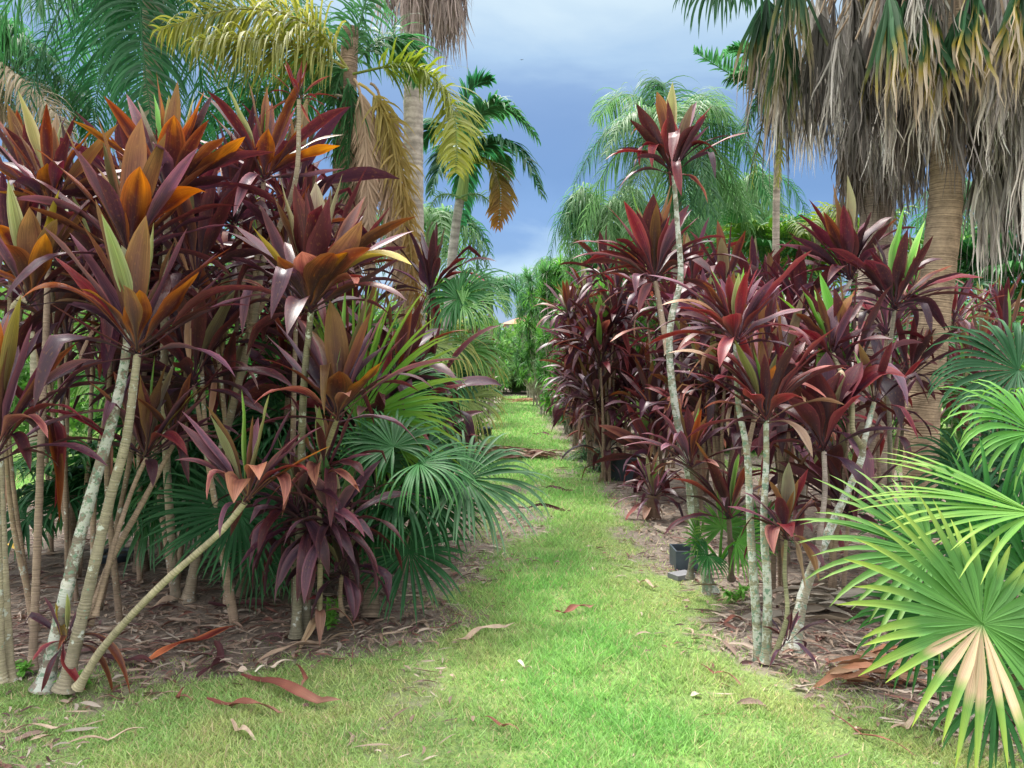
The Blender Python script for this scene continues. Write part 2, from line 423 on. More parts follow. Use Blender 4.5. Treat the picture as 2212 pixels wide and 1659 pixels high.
L6 = [(540, 320, 511, 243, 40, 'o', -.1), (560, 290, 537, 178, 38, 't', 0), (572, 300, 573, 224, 20, 'G', .05), (590, 300, 623, 208, 32, 'p', .05), (575, 340, 580, 268, 44, 'o', -.2),
      (520, 320, 448, 236, 34, 'q', 0), (600, 330, 642, 228, 32, 'r', .1), (610, 350, 655, 262, 44, 'o', -.1), (650, 340, 735, 308, 46, 'o', -.05), (650, 390, 745, 357, 40, 'p', .0),
      (500, 340, 420, 292, 36, 'm', .1), (540, 350, 490, 300, 40, 'q', -.1), (600, 370, 680, 330, 40, 'm', .1)]
L7 = [(640, 540, 604, 372, 44, 'h', 0), (655, 540, 636, 392, 58, 'm', -.1), (705, 540, 740, 374, 48, 'h', .08), (700, 560, 713, 414, 54, 'm', -.15), (735, 570, 798, 414, 46, 'm', .05),
      (745, 600, 845, 440, 38, 'm', .05), (745, 580, 782, 458, 62, 't', -.12), (610, 580, 508, 482, 44, 'p', .1), (615, 600, 545, 486, 46, 'y', -.1), (655, 590, 652, 522, 54, 'k', -.3),
      (700, 590, 722, 530, 56, 'q', -.3), (790, 510, 890, 562, 58, 'y', 0), (780, 620, 870, 556, 44, 'd', .05), (640, 600, 600, 545, 54, 'q', -.2), (710, 590, 750, 535, 54, 'o', -.25),
      (690, 500, 682, 380, 44, 'h', .15), (755, 560, 768, 620, 30, 'k', -.2), (600, 600, 500, 540, 40, 'd', .1), (765, 560, 835, 450, 30, 'm', .1)]
L8 = [(728, 760, 712, 628, 56, 't', -.1), (752, 750, 746, 616, 42, 'G', 0), (765, 760, 796, 634, 44, 'h', .06), (775, 790, 834, 666, 36, 'p', .05), (800, 820, 884, 710, 34, 'm', .1),
      (690, 790, 616, 666, 46, 'm', 0), (670, 800, 587, 684, 38, 'p', .1), (660, 820, 574, 722, 34, 'p', .12), (770, 850, 826, 762, 64, 'o', -.2), (728, 850, 732, 782, 64, 'q', -.3),
      (680, 830, 620, 794, 42, 'q', -.1), (850, 760, 938, 826, 22, 'm', 0), (820, 790, 906, 836, 26, 'm', .1), (650, 790, 562, 776, 26, 'r', .05), (700, 820, 650, 740, 40, 'd', .1),
      (680, 850, 590, 830, 26, 'm', .1), (760, 800, 850, 730, 34, 'd', .15)]
L9 = [(500, 960, 446, 858, 44, 't', -.05), (540, 950, 522, 834, 30, 'G', 0), (562, 960, 582, 842, 46, 'g', 0), (590, 970, 632, 872, 44, 'p', .05), (630, 960, 702, 903, 36, 'p', .05),
      (630, 1010, 716, 944, 26, 'o', -.05), (480, 990, 392, 877, 26, 'p', .1), (470, 1000, 382, 896, 46, 'p', .05), (470, 1010, 408, 920, 38, 'p', .1), (455, 960, 447, 1076, 34, 'k', -.15),
      (500, 990, 505, 1078, 58, 'k', -.25), (560, 960, 560, 1020, 50, 'k', -.28), (610, 980, 668, 1022, 40, 'r', -.1), (635, 970, 612, 1096, 34, 'k', -.1), (600, 1000, 650, 930, 36, 'm', .12)]
L10 = [(300, 900, 304, 818, 50, 'm', -.15), (335, 880, 361, 784, 50, 't', -.05), (330, 860, 334, 764, 26, 'G', .05), (350, 880, 378, 778, 34, 'h', .1), (370, 900, 430, 805, 50, 'p', .05),
       (390, 880, 435, 820, 16, 'y', .1), (385, 920, 458, 846, 32, 'p', .08), (260, 880, 190, 823, 50, 'q', -.05), (345, 900, 405, 965, 42, 'r', -.15), (240, 940, 145, 877, 36, 'm', .0),
       (260, 950, 200, 965, 40, 'd', .1), (270, 900, 230, 860, 44, 'm', -.15), (380, 950, 460, 900, 30, 'd', .12)]
LE = [(-10, 800, -12, 640, 46, 'o', -.05), (15, 780, 46, 620, 38, 'y', 0), (30, 850, 70, 682, 42, 'p', .05), (60, 850, 138, 722, 42, 'p', .05), (90, 790, 206, 770, 50, 'p', .0),
      (80, 820, 184, 890, 34, 'r', -.05), (50, 840, 104, 945, 54, 'k', -.15), (30, 890, 66, 1000, 36, 'm', -.05), (-20, 800, -60, 690, 50, 'p', 0), (5, 800, 20, 660, 40, 'k', .05), (-20, 950, -40, 1050, 50, 'r', -.1), (60, 880, 150, 820, 34, 'd', .1)]

cordyline('tall ti plant with pale lichened trunks fanning out from one base, bottom left', G(105, 1478), [
    ([(95, 1490, 3.8), (150, 1250, 3.85), (195, 1076, 3.9), (250, 880, 4.0), (278, 720, 4.05), (281, 575, 4.05)], .036, .020, 'lich', (.26, .22, .18)),
    ([(140, 1490, 3.75), (190, 1280, 3.78), (237, 1080, 3.8), (271, 958, 3.8), (288, 840, 3.8), (297, 765, 3.8)], .032, .018, 'lich2', (.30, .26, .19)),
    ([(205, 1330, 3.8), (245, 1180, 3.9), (285, 1060, 4.1), (316, 990, 4.2)], .014, .011, 'bark'),
    ([(190, 1350, 3.85), (240, 1210, 4.0), (300, 1100, 4.1), (374, 962, 4.3)], .019, .013, 'bark'),
    ([(168, 1486, 3.7), (230, 1390, 3.7), (350, 1262, 3.7), (470, 1155, 3.74), (530, 1085, 3.75)], .020, .015, 'bark', (.33, .29, .19)),
], [
    dict(at=(297, 760, 3.8), size=.62, n=14, style='purple', man=L1, wid=1.1, seed=3),
    dict(at=(281, 560, 4.05), size=.66, n=14, style='orange', man=L2, wid=1.0, seed=5),
    dict(at=(316, 985, 4.2), size=.5, n=10, style='purple', man=L10, seed=8),
    dict(at=(532, 1082, 3.75), size=.42, n=8, style='purple', man=L9, seed=9),
    dict(at=(376, 955, 4.35), size=.45, n=12, style='dark', seed=10),
    dict(at=(140, 1390, 3.8), size=.26, n=7, style='purple', seed=12, droop=1.6, man=[(180, 1340, 212, 1322, 22, 'm', 0), (130, 1380, 120, 1285, 20, 'y', 0), (150, 1430, 185, 1475, 26, 'r', -.1), (230, 1330, 282, 1500, 26, 'q', -.1), (230, 1380, 245, 1490, 16, 'q', 0), (100, 1390, 70, 1430, 22, 'r', -.1)]),
], seed=1)

cordyline('ti plant cut by the left frame edge, purple leaves over two pale upright stems', G(18, 1482), [
    ([(2, 1470, 3.75), (-4, 1250, 3.7), (-10, 990, 3.6)], .024, .017, 'lich2', (.36, .31, .22)),
    ([(24, 1470, 3.8), (8, 1200, 3.8), (2, 900, 3.9), (30, 660, 4.0), (62, 655, 4.0)], .020, .015, 'lich2', (.36, .31, .22)),
], [dict(at=(-8, 985, 3.6), size=.6, n=12, style='purple', man=LE, seed=21), dict(at=(62, 650, 4.0), size=.6, n=14, style='orange', man=L4, wid=1.0, seed=22)], seed=2)

cordyline('ti plant with one straight slender brown stem and orange brown crown, far left', G(72, 1442), [
    ([(70, 1445, 4.0), (82, 1150, 4.05), (90, 930, 4.1), (100, 700, 4.3), (108, 445, 4.5)], .021, .015, 'bark', (.33, .24, .19)),
], [dict(at=(110, 440, 4.5), size=.62, n=16, style='orange', man=L5, wid=1.0, seed=31),
    dict(at=(90, 900, 4.2), size=.35, n=0, seed=32, man=[(120, 880, 128, 1120, 34, 'q', -.05), (150, 900, 118, 1080, 30, 'r', .0), (140, 860, 190, 760, 34, 'd', .1), (60, 880, 20, 800, 34, 'm', .1)])], seed=3)

cordyline('branching grey trunked ti plant with orange topped crowns above the middle of the left bed', G(400, 1300), [
    ([(405, 1300, 5.2), (450, 1080, 5.2), (500, 890, 5.1), (545, 705, 5.0), (570, 560, 4.95), (600, 500, 4.9), (640, 380, 4.7), (646, 215, 4.6)], .034, .012, 'lich2', (.33, .27, .2)),
    ([(540, 720, 5.0), (525, 600, 5.0), (507, 480, 5.0)], .016, .012, 'bark'),
    ([(548, 690, 5.0), (600, 600, 5.0), (612, 560, 5.0)], .017, .012, 'bark'),
    ([(545, 700, 5.0), (555, 560, 4.95), (570, 390, 4.9)], .020, .014, 'bark'),
    ([(380, 1290, 5.2), (360, 1000, 4.9), (355, 700, 4.6), (363, 435, 4.4)], .028, .018, 'lich2', (.3, .25, .19)),
], [dict(at=(570, 385, 4.9), size=.62, n=14, style='orange', man=L6, seed=41), dict(at=(363, 430, 4.4), size=.64, n=14, style='orange', man=L3, wid=1.0, seed=42),
    dict(at=(645, 212, 4.6), size=.22, n=20, style='star', wid=.7, seed=43, spread=1.2), dict(at=(507, 480, 5.0), size=.5, n=22, style='dark', seed=44),
    dict(at=(615, 555, 5.0), size=.5, n=20, style='dark', seed=45)], seed=4)

cordyline('bushy ti plant with a drooping purple skirt of leaves in front of the fan palms', G(665, 1382), [
    ([(690, 1350, 4.45), (692, 1180, 4.4), (690, 1020, 4.35), (712, 950, 4.2), (728, 905, 4.1)], .016, .014, 'bark', (.32, .27, .17)),
    ([(640, 1375, 4.5), (645, 1220, 4.5), (650, 1090, 4.5), (655, 860, 4.2), (672, 670, 4.0)], .030, .016, 'lich2', (.22, .2, .14)),
    ([(660, 1380, 4.55), (665, 1250, 4.6), (668, 1150, 4.6)], .026, .018, 'lich2', (.2, .18, .13)),
    ([(740, 1330, 4.5), (735, 1290, 4.5), (738, 1240, 4.5)], .014, .012, 'bark'),
], [dict(at=(672, 665, 4.0), size=.62, n=20, style='dark', man=L7, wid=1.2, seed=51), dict(at=(728, 900, 4.1), size=.6, n=12, style='purple', man=L8, seed=52),
    dict(at=(700, 1020, 4.35), size=.4, n=12, style='purple', seed=53, man=[(690, 930, 680, 856, 30, 'h', .05), (660, 960, 642, 918, 44, 't', -.05), (740, 960, 766, 876, 46, 'm', .05), (750, 990, 812, 972, 34, 'p', 0),
        (760, 980, 786, 1025, 36, 'm', -.1), (675, 980, 683, 1046, 34, 'k', -.25), (640, 990, 608, 1104, 34, 'k', -.1), (715, 980, 714, 1148, 30, 'm', -.15), (620, 980, 590, 960, 30, 'p', .1)]),
    dict(at=(668, 1140, 4.5), size=.5, n=38, style='droopy', droop=2.0, spread=1.25, wid=1.1, seed=54), dict(at=(640, 1110, 4.45), size=.48, n=26, style='droopy', droop=1.9, spread=1.2, wid=1.15, seed=55),
    dict(at=(725, 1145, 4.4), size=.46, n=32, style='droopy', droop=2.1, spread=1.25, wid=1.2, seed=56), dict(at=(740, 1240, 4.45), size=.34, n=20, style='droopy', droop=2.2, spread=1.3, wid=1.3, seed=57),
    dict(at=(690, 1330, 4.45), size=.2, n=0, seed=58, man=[(680, 1330, 640, 1400, 18, 'b', -.1), (695, 1290, 690, 1390, 20, 'b', -.1), (740, 1290, 770, 1370, 14, 'b', 0), (700, 1270, 660, 1290, 14, 'r', 0)])], seed=5)

cordyline('dark red ti crown standing just right of the shaggy dead palm fronds', G(955, 1035), [
    ([(955, 1035, 10.0), (945, 850, 9.0), (935, 640, 8.0)], .05, .03, 'bark')],
    [dict(at=(931, 632, 7.6), size=.7, n=18, style='maroon', seed=61, man=[(940, 560, 955, 525, 36, 'm', 0), (950, 550, 925, 530, 30, 'm', 0), (970, 570, 1010, 555, 30, 'r', 0), (990, 560, 1052, 605, 30, 'r', 0), (985, 590, 1045, 620, 30, 'm', 0), (930, 600, 910, 545, 34, 'd', 0)]),
     dict(at=(932, 640, 7.5), size=.5, n=0, seed=62, man=[(925, 670, 930, 735, 26, 'm', 0), (950, 700, 944, 760, 20, 'm', 0)])], seed=6)

# ================================================================== RIGHT FOREGROUND
R1 = [(1440, 280, 1419, 184, 36, 't', -.05), (1455, 270, 1453, 178, 30, 'g', 0), (1410, 300, 1375, 222, 34, 'm', -.05), (1470, 290, 1505, 216, 26, 'p', .08), (1490, 300, 1537, 221, 40, 'r', -.05),
      (1490, 320, 1532, 268, 32, 'p', 0), (1510, 295, 1583, 290, 14, 'd', .05), (1510, 270, 1550, 328, 28, 'r', 0), (1370, 300, 1306, 342, 26, 'r', 0), (1385, 240, 1363, 292, 22, 'k', .05),
      (1380, 260, 1382, 358, 24, 'r', -.05), (1405, 260, 1409, 356, 20, 'r', -.1), (1450, 300, 1446, 244, 34, 'r', -.15), (1420, 320, 1390, 262, 34, 'm', .05), (1470, 320, 1500, 260, 36, 'm', -.1), (1400, 330, 1340, 318, 20, 'd', .1)]
R2 = [(1430, 500, 1451, 394, 34, 't', .0), (1408, 510, 1412, 418, 42, 'm', -.1), (1385, 490, 1364, 408, 14, 'G', .05), (1380, 520, 1361, 460, 30, 'r', 0), (1370, 530, 1330, 518, 34, 'm', -.05),
      (1350, 520, 1283, 508, 22, 'm', 0), (1330, 520, 1264, 558, 28, 'r', 0), (1460, 510, 1512, 470, 32, 'm', 0), (1490, 500, 1570, 506, 24, 'm', 0), (1430, 540, 1440, 470, 36, 'd', -.1), (1460, 560, 1530, 540, 28, 'm', .1), (1380, 560, 1300, 590, 28, 'r', 0)]
R3 = [(1550, 520, 1562, 470, 30, 't', 0), (1570, 520, 1588, 476, 26, 't', 0), (1560, 540, 1542, 480, 14, 'G', 0), (1590, 540, 1630, 505, 26, 'm', 0), (1600, 560, 1650, 520, 20, 'r', 0), (1570, 560, 1580, 520, 26, 'r', -.1), (1520, 560, 1500, 520, 24, 'm', 0)]
R4 = [(1810, 500, 1799, 394, 42, 't', -.1), (1835, 490, 1831, 378, 36, 'h', 0), (1825, 530, 1825, 464, 34, 'm', -.2), (1850, 520, 1882, 456, 44, 'p', -.05), (1870, 500, 1928, 462, 42, 'm', -.05),
      (1900, 490, 1983, 482, 22, 'm', .05), (1780, 510, 1722, 450, 36, 'm', -.05), (1790, 500, 1747, 418, 28, 'r', .08), (1770, 540, 1675, 519, 22, 'p', 0), (1770, 560, 1700, 500, 30, 'm', .05), (1780, 570, 1710, 590, 24, 'm', 0), (1860, 560, 1920, 530, 34, 'd', .1)]
R5 = [(1940, 560, 1953, 438, 46, 'G', -.05), (1965, 560, 1998, 472, 18, 'G', .05), (1900, 590, 1870, 552, 46, 'm', -.1), (1985, 560, 2038, 557, 36, 'd', -.05), (1960, 590, 2000, 575, 50, 'm', -.1),
      (2030, 590, 2125, 598, 26, 'r', 0), (2040, 600, 2156, 630, 18, 'm', .05), (2030, 620, 2134, 638, 18, 'm', .1), (2000, 620, 2042, 714, 36, 'd', -.1), (1890, 610, 1846, 628, 22, 'm', 0),
      (1860, 560, 1786, 528, 30, 'm', 0), (1905, 570, 1885, 520, 26, 'h', .1), (1960, 620, 1990, 660, 32, 'm', .1), (1940, 610, 1925, 560, 34, 'd', .1)]
R6 = [(1560, 650, 1516, 595, 26, 'q', 0), (1580, 650, 1574, 592, 26, 'r', -.05), (1598, 650, 1606, 578, 20, 'G', 0), (1610, 650, 1637, 582, 40, 'r', -.05), (1650, 640, 1754, 544, 50, 'r', -.05),
      (1630, 680, 1668, 640, 30, 'r', -.15), (1510, 610, 1398, 580, 26, 'p', 0), (1560, 660, 1502, 627, 26, 'm', 0), (1520, 630, 1428, 647, 20, 'b', 0), (1640, 660, 1690, 600, 34, 'p', .05),
      (1540, 680, 1500, 655, 26, 'r', -.1), (1585, 690, 1585, 660, 36, 'r', -.25), (1560, 700, 1480, 690, 22, 'd', .1), (1650, 690, 1740, 650, 30, 'p', .1)]
R7 = [(1640, 830, 1626, 747, 24, 'G', -.02), (1665, 840, 1675, 788, 32, 'o', -.1), (1672, 830, 1692, 776, 28, 'p', 0), (1700, 800, 1808, 706, 46, 'r', -.05), (1690, 760, 1720, 770, 42, 'r', .0),
      (1590, 790, 1540, 814, 28, 'r', -.05), (1640, 850, 1624, 832, 40, 'r', -.25), (1560, 735, 1441, 766, 24, 'b', .05), (1590, 780, 1503, 750, 28, 'm', .05), (1610, 780, 1537, 736, 34, 'r', .05),
      (1580, 820, 1476, 790, 26, 'd', .05), (1700, 840, 1760, 790, 34, 'm', .1), (1640, 800, 1590, 740, 34, 'p', .1), (1740, 770, 1830, 800, 28, 'k', .05), (1700, 780, 1740, 730, 34, 'm', .1)]
R8 = [(1740, 880, 1706, 824, 54, 'm', -.1), (1765, 870, 1757, 790, 60, 'm', -.15), (1795, 870, 1815, 800, 58, 'm', -.1), (1820, 850, 1862, 768, 56, 'm', .05), (1880, 760, 1960, 816, 54, 'r', .0),
      (1820, 890, 1862, 840, 52, 'r', -.15), (1730, 820, 1700, 770, 40, 'd', .1), (1800, 760, 1826, 808, 16, 'b', -.1), (1720, 800, 1742, 880, 14, 'b', -.2), (1830, 800, 1900, 770, 46, 'm', .1), (1780, 840, 1785, 760, 50, 'd', .1)]
R8b = [(1760, 680, 1733, 626, 36, 'G', 0), (1820, 680, 1843, 625, 30, 't', 0), (1780, 680, 1775, 660, 44, 'm', .05), (1745, 700, 1720, 670, 44, 'q', 0), (1800, 700, 1812, 650, 34, 'p', .1), (1840, 720, 1890, 700, 30, 'm', .1), (1750, 730, 1690, 700, 30, 'r', .1)]
R9 = [(1475, 930, 1462, 852, 24, 't', 0), (1485, 940, 1484, 878, 36, 'm', -.1), (1498, 930, 1510, 876, 20, 'G', 0), (1510, 950, 1543, 892, 34, 'r', 0), (1460, 930, 1415, 874, 32, 'p', 0),
      (1440, 940, 1384, 922, 26, 'p', 0), (1420, 940, 1346, 964, 26, 'p', -.05), (1530, 920, 1588, 912, 20, 'p', .05), (1450, 940, 1428, 976, 26, 'p', -.15), (1440, 980, 1380, 1000, 22, 'd', 0)]
R10 = [(1545, 1020, 1502, 953, 22, 't', 0), (1550, 1040, 1520, 984, 36, 'm', -.1), (1585, 1030, 1597, 964, 14, 'G', 0), (1520, 1040, 1438, 1022, 30, 'r', -.05), (1590, 1040, 1620, 1000, 30, 'm', .05), (1520, 1070, 1470, 1060, 24, 'd', 0), (1560, 1050, 1550, 1010, 30, 'm', -.1), (1510, 1010, 1440, 980, 26, 'd', .1)]
R11 = [(1680, 1080, 1660, 1028, 34, 't', -.05), (1700, 1070, 1704, 984, 36, 'h', -.05), (1720, 1080, 1746, 1012, 28, 'r', 0), (1730, 1100, 1773, 1070, 30, 'p', 0), (1660, 1090, 1604, 1050, 22, 'p', 0),
       (1650, 1110, 1571, 1078, 20, 'p', 0), (1665, 1110, 1672, 1190, 34, 'k', -.15), (1700, 1110, 1712, 1140, 40, 'r', -.2), (1740, 1110, 1755, 1130, 26, 'm', -.05), (1690, 1090, 1690, 1060, 34, 'm', -.15)]

cordyline('tallest ti plant on the right, lone crown on a long curved lichened stem', G(1535, 1277), [
    ([(1535, 1280, 5.45), (1500, 1137, 5.4), (1487, 1016, 5.4), (1462, 900, 5.4), (1447, 779, 5.4), (1450, 690, 5.4), (1470, 600, 5.4), (1463, 480, 5.4), (1455, 375, 5.4)], .036, .015, 'lich', (.27, .26, .2)),
    ([(1446, 770, 5.42), (1432, 700, 5.6), (1416, 610, 5.9)], .026, .018, 'lich2'),
    ([(1490, 1250, 5.3), (1505, 1100, 5.3), (1492, 1010, 5.2)], .02, .014, 'lich2', (.2, .18, .14)),
], [dict(at=(1454, 372, 5.4), size=.48, n=18, style='maroon', man=R1, wid=1.2, seed=71), dict(at=(1414, 602, 5.95), size=.6, n=24, style='maroon', man=R2, wid=1.2, seed=72), dict(at=(1491, 1008, 5.2), size=.45, n=14, style='purple', man=R9, seed=73)], seed=7)

cordyline('bright red leaved ti plant on slim pale stems at the edge of the right bed', G(1655, 1432), [
    ([(1641, 1425, 4.15), (1628, 1250, 4.15), (1621, 1137, 4.2), (1614, 982, 4.25), (1596, 881, 4.3), (1591, 800, 4.3), (1590, 740, 4.3)], .026, .014, 'lich', (.33, .31, .22)),
    ([(1655, 1430, 4.1), (1658, 1280, 4.1), (1650, 1137, 4.12), (1655, 1000, 4.15), (1655, 905, 4.15)], .026, .014, 'lich', (.33, .31, .22)),
    ([(1612, 985, 4.25), (1630, 900, 4.35), (1642, 830, 4.5)], .014, .010, 'bark'),
], [dict(at=(1590, 737, 4.3), size=.45, n=18, style='red', man=R6, wid=1.2, seed=81), dict(at=(1655, 905, 4.15), size=.45, n=20, style='red', man=R7, wid=1.2, seed=82), dict(at=(1642, 835, 4.6), size=.45, n=16, style='maroon', seed=83)], seed=8)

cordyline('crooked ti plant with white lichened leaning trunk and broad dark crown beside the palm trunks', G(1712, 1412), [
    ([(1712, 1412, 4.3), (1738, 1277, 4.4), (1790, 1150, 4.5), (1856, 1005, 4.6), (1866, 955, 4.6), (1888, 870, 4.7)], .036, .014, 'lich', (.33, .3, .22)),
    ([(1864, 965, 4.6), (1842, 930, 4.6), (1838, 860, 4.65), (1800, 765, 4.9)], .016, .013, 'bark', (.3, .27, .17)),
    ([(1760, 1230, 4.4), (1772, 1150, 4.4), (1782, 1060, 4.5), (1780, 975, 4.6)], .018, .014, 'bark', (.33, .27, .24)),
], [dict(at=(1780, 972, 4.6), size=.5, n=10, style='dark', man=R8, wid=1.5, seed=91), dict(at=(1795, 770, 4.95), size=.45, n=14, style='maroon', man=R8b, seed=92), dict(at=(1888, 870, 4.75), size=.4, n=12, style='maroon', seed=93)], seed=9)

cordyline('thin curved ti seedling with a short red and olive crown near the right bed edge', G(1680, 1410), [
    ([(1672, 1420, 4.05), (1700, 1330, 4.05), (1695, 1240, 4.1), (1698, 1165, 4.1)], .014, .009, 'bark', (.28, .27, .16)),
], [dict(at=(1698, 1162, 4.1), size=.32, n=8, style='purple', man=R11, seed=101), dict(at=(1700, 1385, 4.1), size=.2, n=12, style='droopy', droop=1.5, seed=102), dict(at=(1705, 1160, 4.15), size=.3, n=0, seed=103, man=[(1740, 1140, 1770, 1250, 24, 'b', .05), (1720, 1160, 1740, 1270, 18, 'b', 0), (1690, 1180, 1700, 1290, 22, 'b', 0)])], seed=10)

cordyline('dark crowned ti plant whose single bright green spear leaf stands before the palm trunk', G(1915, 1225), [
    ([(1915, 1225, 6.1), (1922, 1000, 5.8), (1920, 800, 5.6), (1932, 670, 5.5)], .02, .013, 'bark', (.3, .28, .22))],
    [dict(at=(1932, 664, 5.5), size=.52, n=20, style='dark', man=R5, wid=1.3, seed=111), dict(at=(1925, 880, 5.8), size=.4, n=16, style='maroon', seed=112, droop=1.6)], seed=11)

cordyline('dark ti plant leaning left under the hanging palm thatch, tan spear leaves at its top', G(1740, 1130), [
    ([(1720, 1180, 6.8), (1755, 900, 6.7), (1792, 704, 6.6), (1838, 604, 6.6)], .03, .018, 'bark', (.42, .38, .33))],
    [dict(at=(1837, 602, 6.6), size=.62, n=24, style='dark', man=R4, wid=1.3, seed=121), dict(at=(1770, 860, 6.8), size=.5, n=18, style='maroon', seed=122)], seed=12)

cordyline('low wine red ti crown on a short dark stem behind the lichened stems', G(1575, 1240), [
    ([(1580, 1250, 5.5), (1578, 1180, 5.2), (1574, 1118, 5.0)], .02, .015, 'bark', (.18, .14, .12))],
    [dict(at=(1574, 1116, 5.0), size=.42, n=12, style='dark', man=R10, seed=131)], seed=13)

cordyline('small stumpy ti plant standing alone on the grass beside the black pot', G(1410, 1118), [
    ([(1408, 1120, 8.0), (1408, 1095, 8.0), (1412, 1070, 8.0)], .055, .05, 'bark', (.2, .13, .09))],
    [dict(at=(1412, 1075, 8.0), size=.42, n=30, style='maroon', spread=1.2, droop=1.2, seed=141), dict(at=(1400, 1040, 8.0), size=.32, n=16, style='purple', seed=142),
     dict(at=(1405, 1100, 8.0), size=.22, n=0, seed=143, man=[(1395, 1090, 1392, 1124, 16, 'b', -.2), (1425, 1090, 1432, 1118, 12, 'b', -.1), (1385, 1090, 1376, 1112, 10, 'b', 0)])], seed=14)

# potted plant
pb = G(1347, 1036)
pt = thing('plant_pot', 'black plastic nursery pot standing at the edge of the grass path', 'pot', pb)
def lathe(mb, c, prof, col, seg=28):
    prof = np.array(prof); a = np.linspace(0, 2 * np.pi, seg + 1)
    V = np.stack([c[0] + prof[:, :1] * np.cos(a), c[1] + prof[:, :1] * np.sin(a), c[2] + np.repeat(prof[:, 1:], seg + 1, 1)], -1)
    ids = np.arange(len(prof) * (seg + 1)).reshape(len(prof), -1)
    f = np.stack([ids[:-1, :-1], ids[:-1, 1:], ids[1:, 1:], ids[1:, :-1]], -1)
    u = np.zeros(V.shape[:2] + (2,)); u[..., 0] = a / 6.283; u[..., 1] = prof[:, 1:]
    mb.add(V, f, np.array(col, float), u)
def plain(name, col, rough=.6, noise=.2, scale=8):
    m = bpy.data.materials.new(name); t, n, l = nt(m)
    out = n.new('ShaderNodeOutputMaterial'); p = n.new('ShaderNodeBsdfPrincipled'); p.inputs['Roughness'].default_value = rough
    tc = n.new('ShaderNodeTexCoord'); nz = n.new('ShaderNodeTexNoise'); nz.inputs['Scale'].default_value = scale; nz.inputs['Detail'].default_value = 5
    l.new(tc.outputs['Object'], nz.inputs['Vector'])
    mx = n.new('ShaderNodeMix'); mx.data_type = 'RGBA'; l.new(nz.outputs['Fac'], mx.inputs['Factor'])
    mx.inputs['A'].default_value = (*[c * (1 - noise) for c in col], 1); mx.inputs['B'].default_value = (*[c * (1 + noise) for c in col], 1)
    l.new(mx.outputs['Result'], p.inputs['Base Color']); l.new(p.outputs[0], out.inputs['Surface'])
    M[name] = m
    return m
plain('pot_plastic', (.05, .07, .09), .5, .5); plain('pot_soil', (.06, .045, .035), .95, .5, 40); plain('stone', (.2, .2, .21), .9, .3)
plain('wall_paint', (.6, .6, .62), .8, .1); plain('roof_tile', (.45, .2, .14), .8, .2); plain('window_glass', (.05, .07, .09), .2, .2); plain('bird_feather', (.05, .05, .05), .8, .2)
mb = MB(); lathe(mb, pb, [(.0, .005), (.205, .005), (.213, .02), (.222, .15), (.226, .153), (.23, .3), (.245, .302), (.247, .345), (.236, .347), (.228, .31), (.224, .3)], (.5, .5, .5)); mb.build('shell', 'pot_plastic', pt, pb)
mb = MB(); lathe(mb, pb, [(.224, .3), (.15, .31), (.05, .325), (.0, .325)], (.5, .5, .5)); mb.build('soil', 'pot_soil', pt, pb)
cb = pb + np.array([0, 0, .32])
cordyline('wine red ti plant crowded with crowns, growing in the black pot', cb, [
    ([(1335, 985, pb[1]), (1330, 900, pb[1]), (1322, 830, pb[1])], .018, .014, 'bark'), ([(1350, 985, pb[1]), (1352, 900, pb[1]), (1362, 850, pb[1])], .018, .014, 'bark'),
    ([(1362, 985, pb[1]), (1375, 930, pb[1]), (1390, 900, pb[1])], .016, .012, 'bark'), ([(1340, 985, pb[1]), (1330, 940, pb[1]), (1310, 915, pb[1])], .014, .012, 'bark')],
    [dict(at=(1322, 880, pb[1]), size=.62, n=26, style='maroon', seed=151, lod=1), dict(at=(1364, 860, pb[1]), size=.6, n=26, style='maroon', seed=152, lod=1), dict(at=(1390, 890, pb[1]), size=.45, n=22, style='purple', seed=153, lod=1),
     dict(at=(1306, 900, pb[1]), size=.5, n=24, style='purple', seed=154, lod=1), dict(at=(1345, 905, pb[1] - .1), size=.45, n=22, style='purple', seed=155, lod=1)], seed=15)


# ================================================================== auto plants filling the beds
def auto_plant(label, x, y, hs, group, style, seed, lod=1, size=.6, lean=.35, droop=1.0, mat='bark', n=22, wid=1.0, extra=0):
    rng = np.random.default_rng(5000 + seed); base = np.array([x, y, 0.0])
    t = thing('ti_plant', label, 'ti plant', base, group); hs = list(hs) + [float(v) for v in rng.uniform(.35, max(hs), extra)]
    for h in hs:
        a = rng.uniform(0, 6.28); rr = lean * rng.uniform(.3, 1.0) * h / 2
        top = base + np.array([math.cos(a) * rr, math.sin(a) * rr, h]); mid = (base + top) / 2 + rng.uniform(-.06, .06, 3)
        mb = MB(); tube(mb, [base + rng.uniform(-.05, .05, 3) * [1, 1, 0], mid, top], rng.uniform(.016, .026), .012, np.array(STEMC) * rng.uniform(.6, 1.2), 7, .12, .05, rng=rng)
        mb.build('stem', mat, t, base)
        mb = MB(); rosette(mb, top, size * rng.uniform(.68, 1.2), int(n * rng.uniform(.55, 1.25)), style if isinstance(style, str) else style[rng.integers(len(style))], rng, nrm(np.array([(top - base)[0] * .5 + rng.normal(0, .15), (top - base)[1] * .5 + rng.normal(0, .15), h])), droop * rng.uniform(.7, 1.7), rng.uniform(.75, 1.2), wid * rng.uniform(.8, 1.2), lod)
        if rng.uniform() < .6:
            rosette(mb, top - np.array([0, 0, .08 + rng.uniform(0, .1)]), size * .7, int(rng.integers(3, 9)), 'litter', rng, (0, 0, 1), 2.6, 1.5, .8, lod)
        mb.build('leaf_rosette', 'cord', t, base)


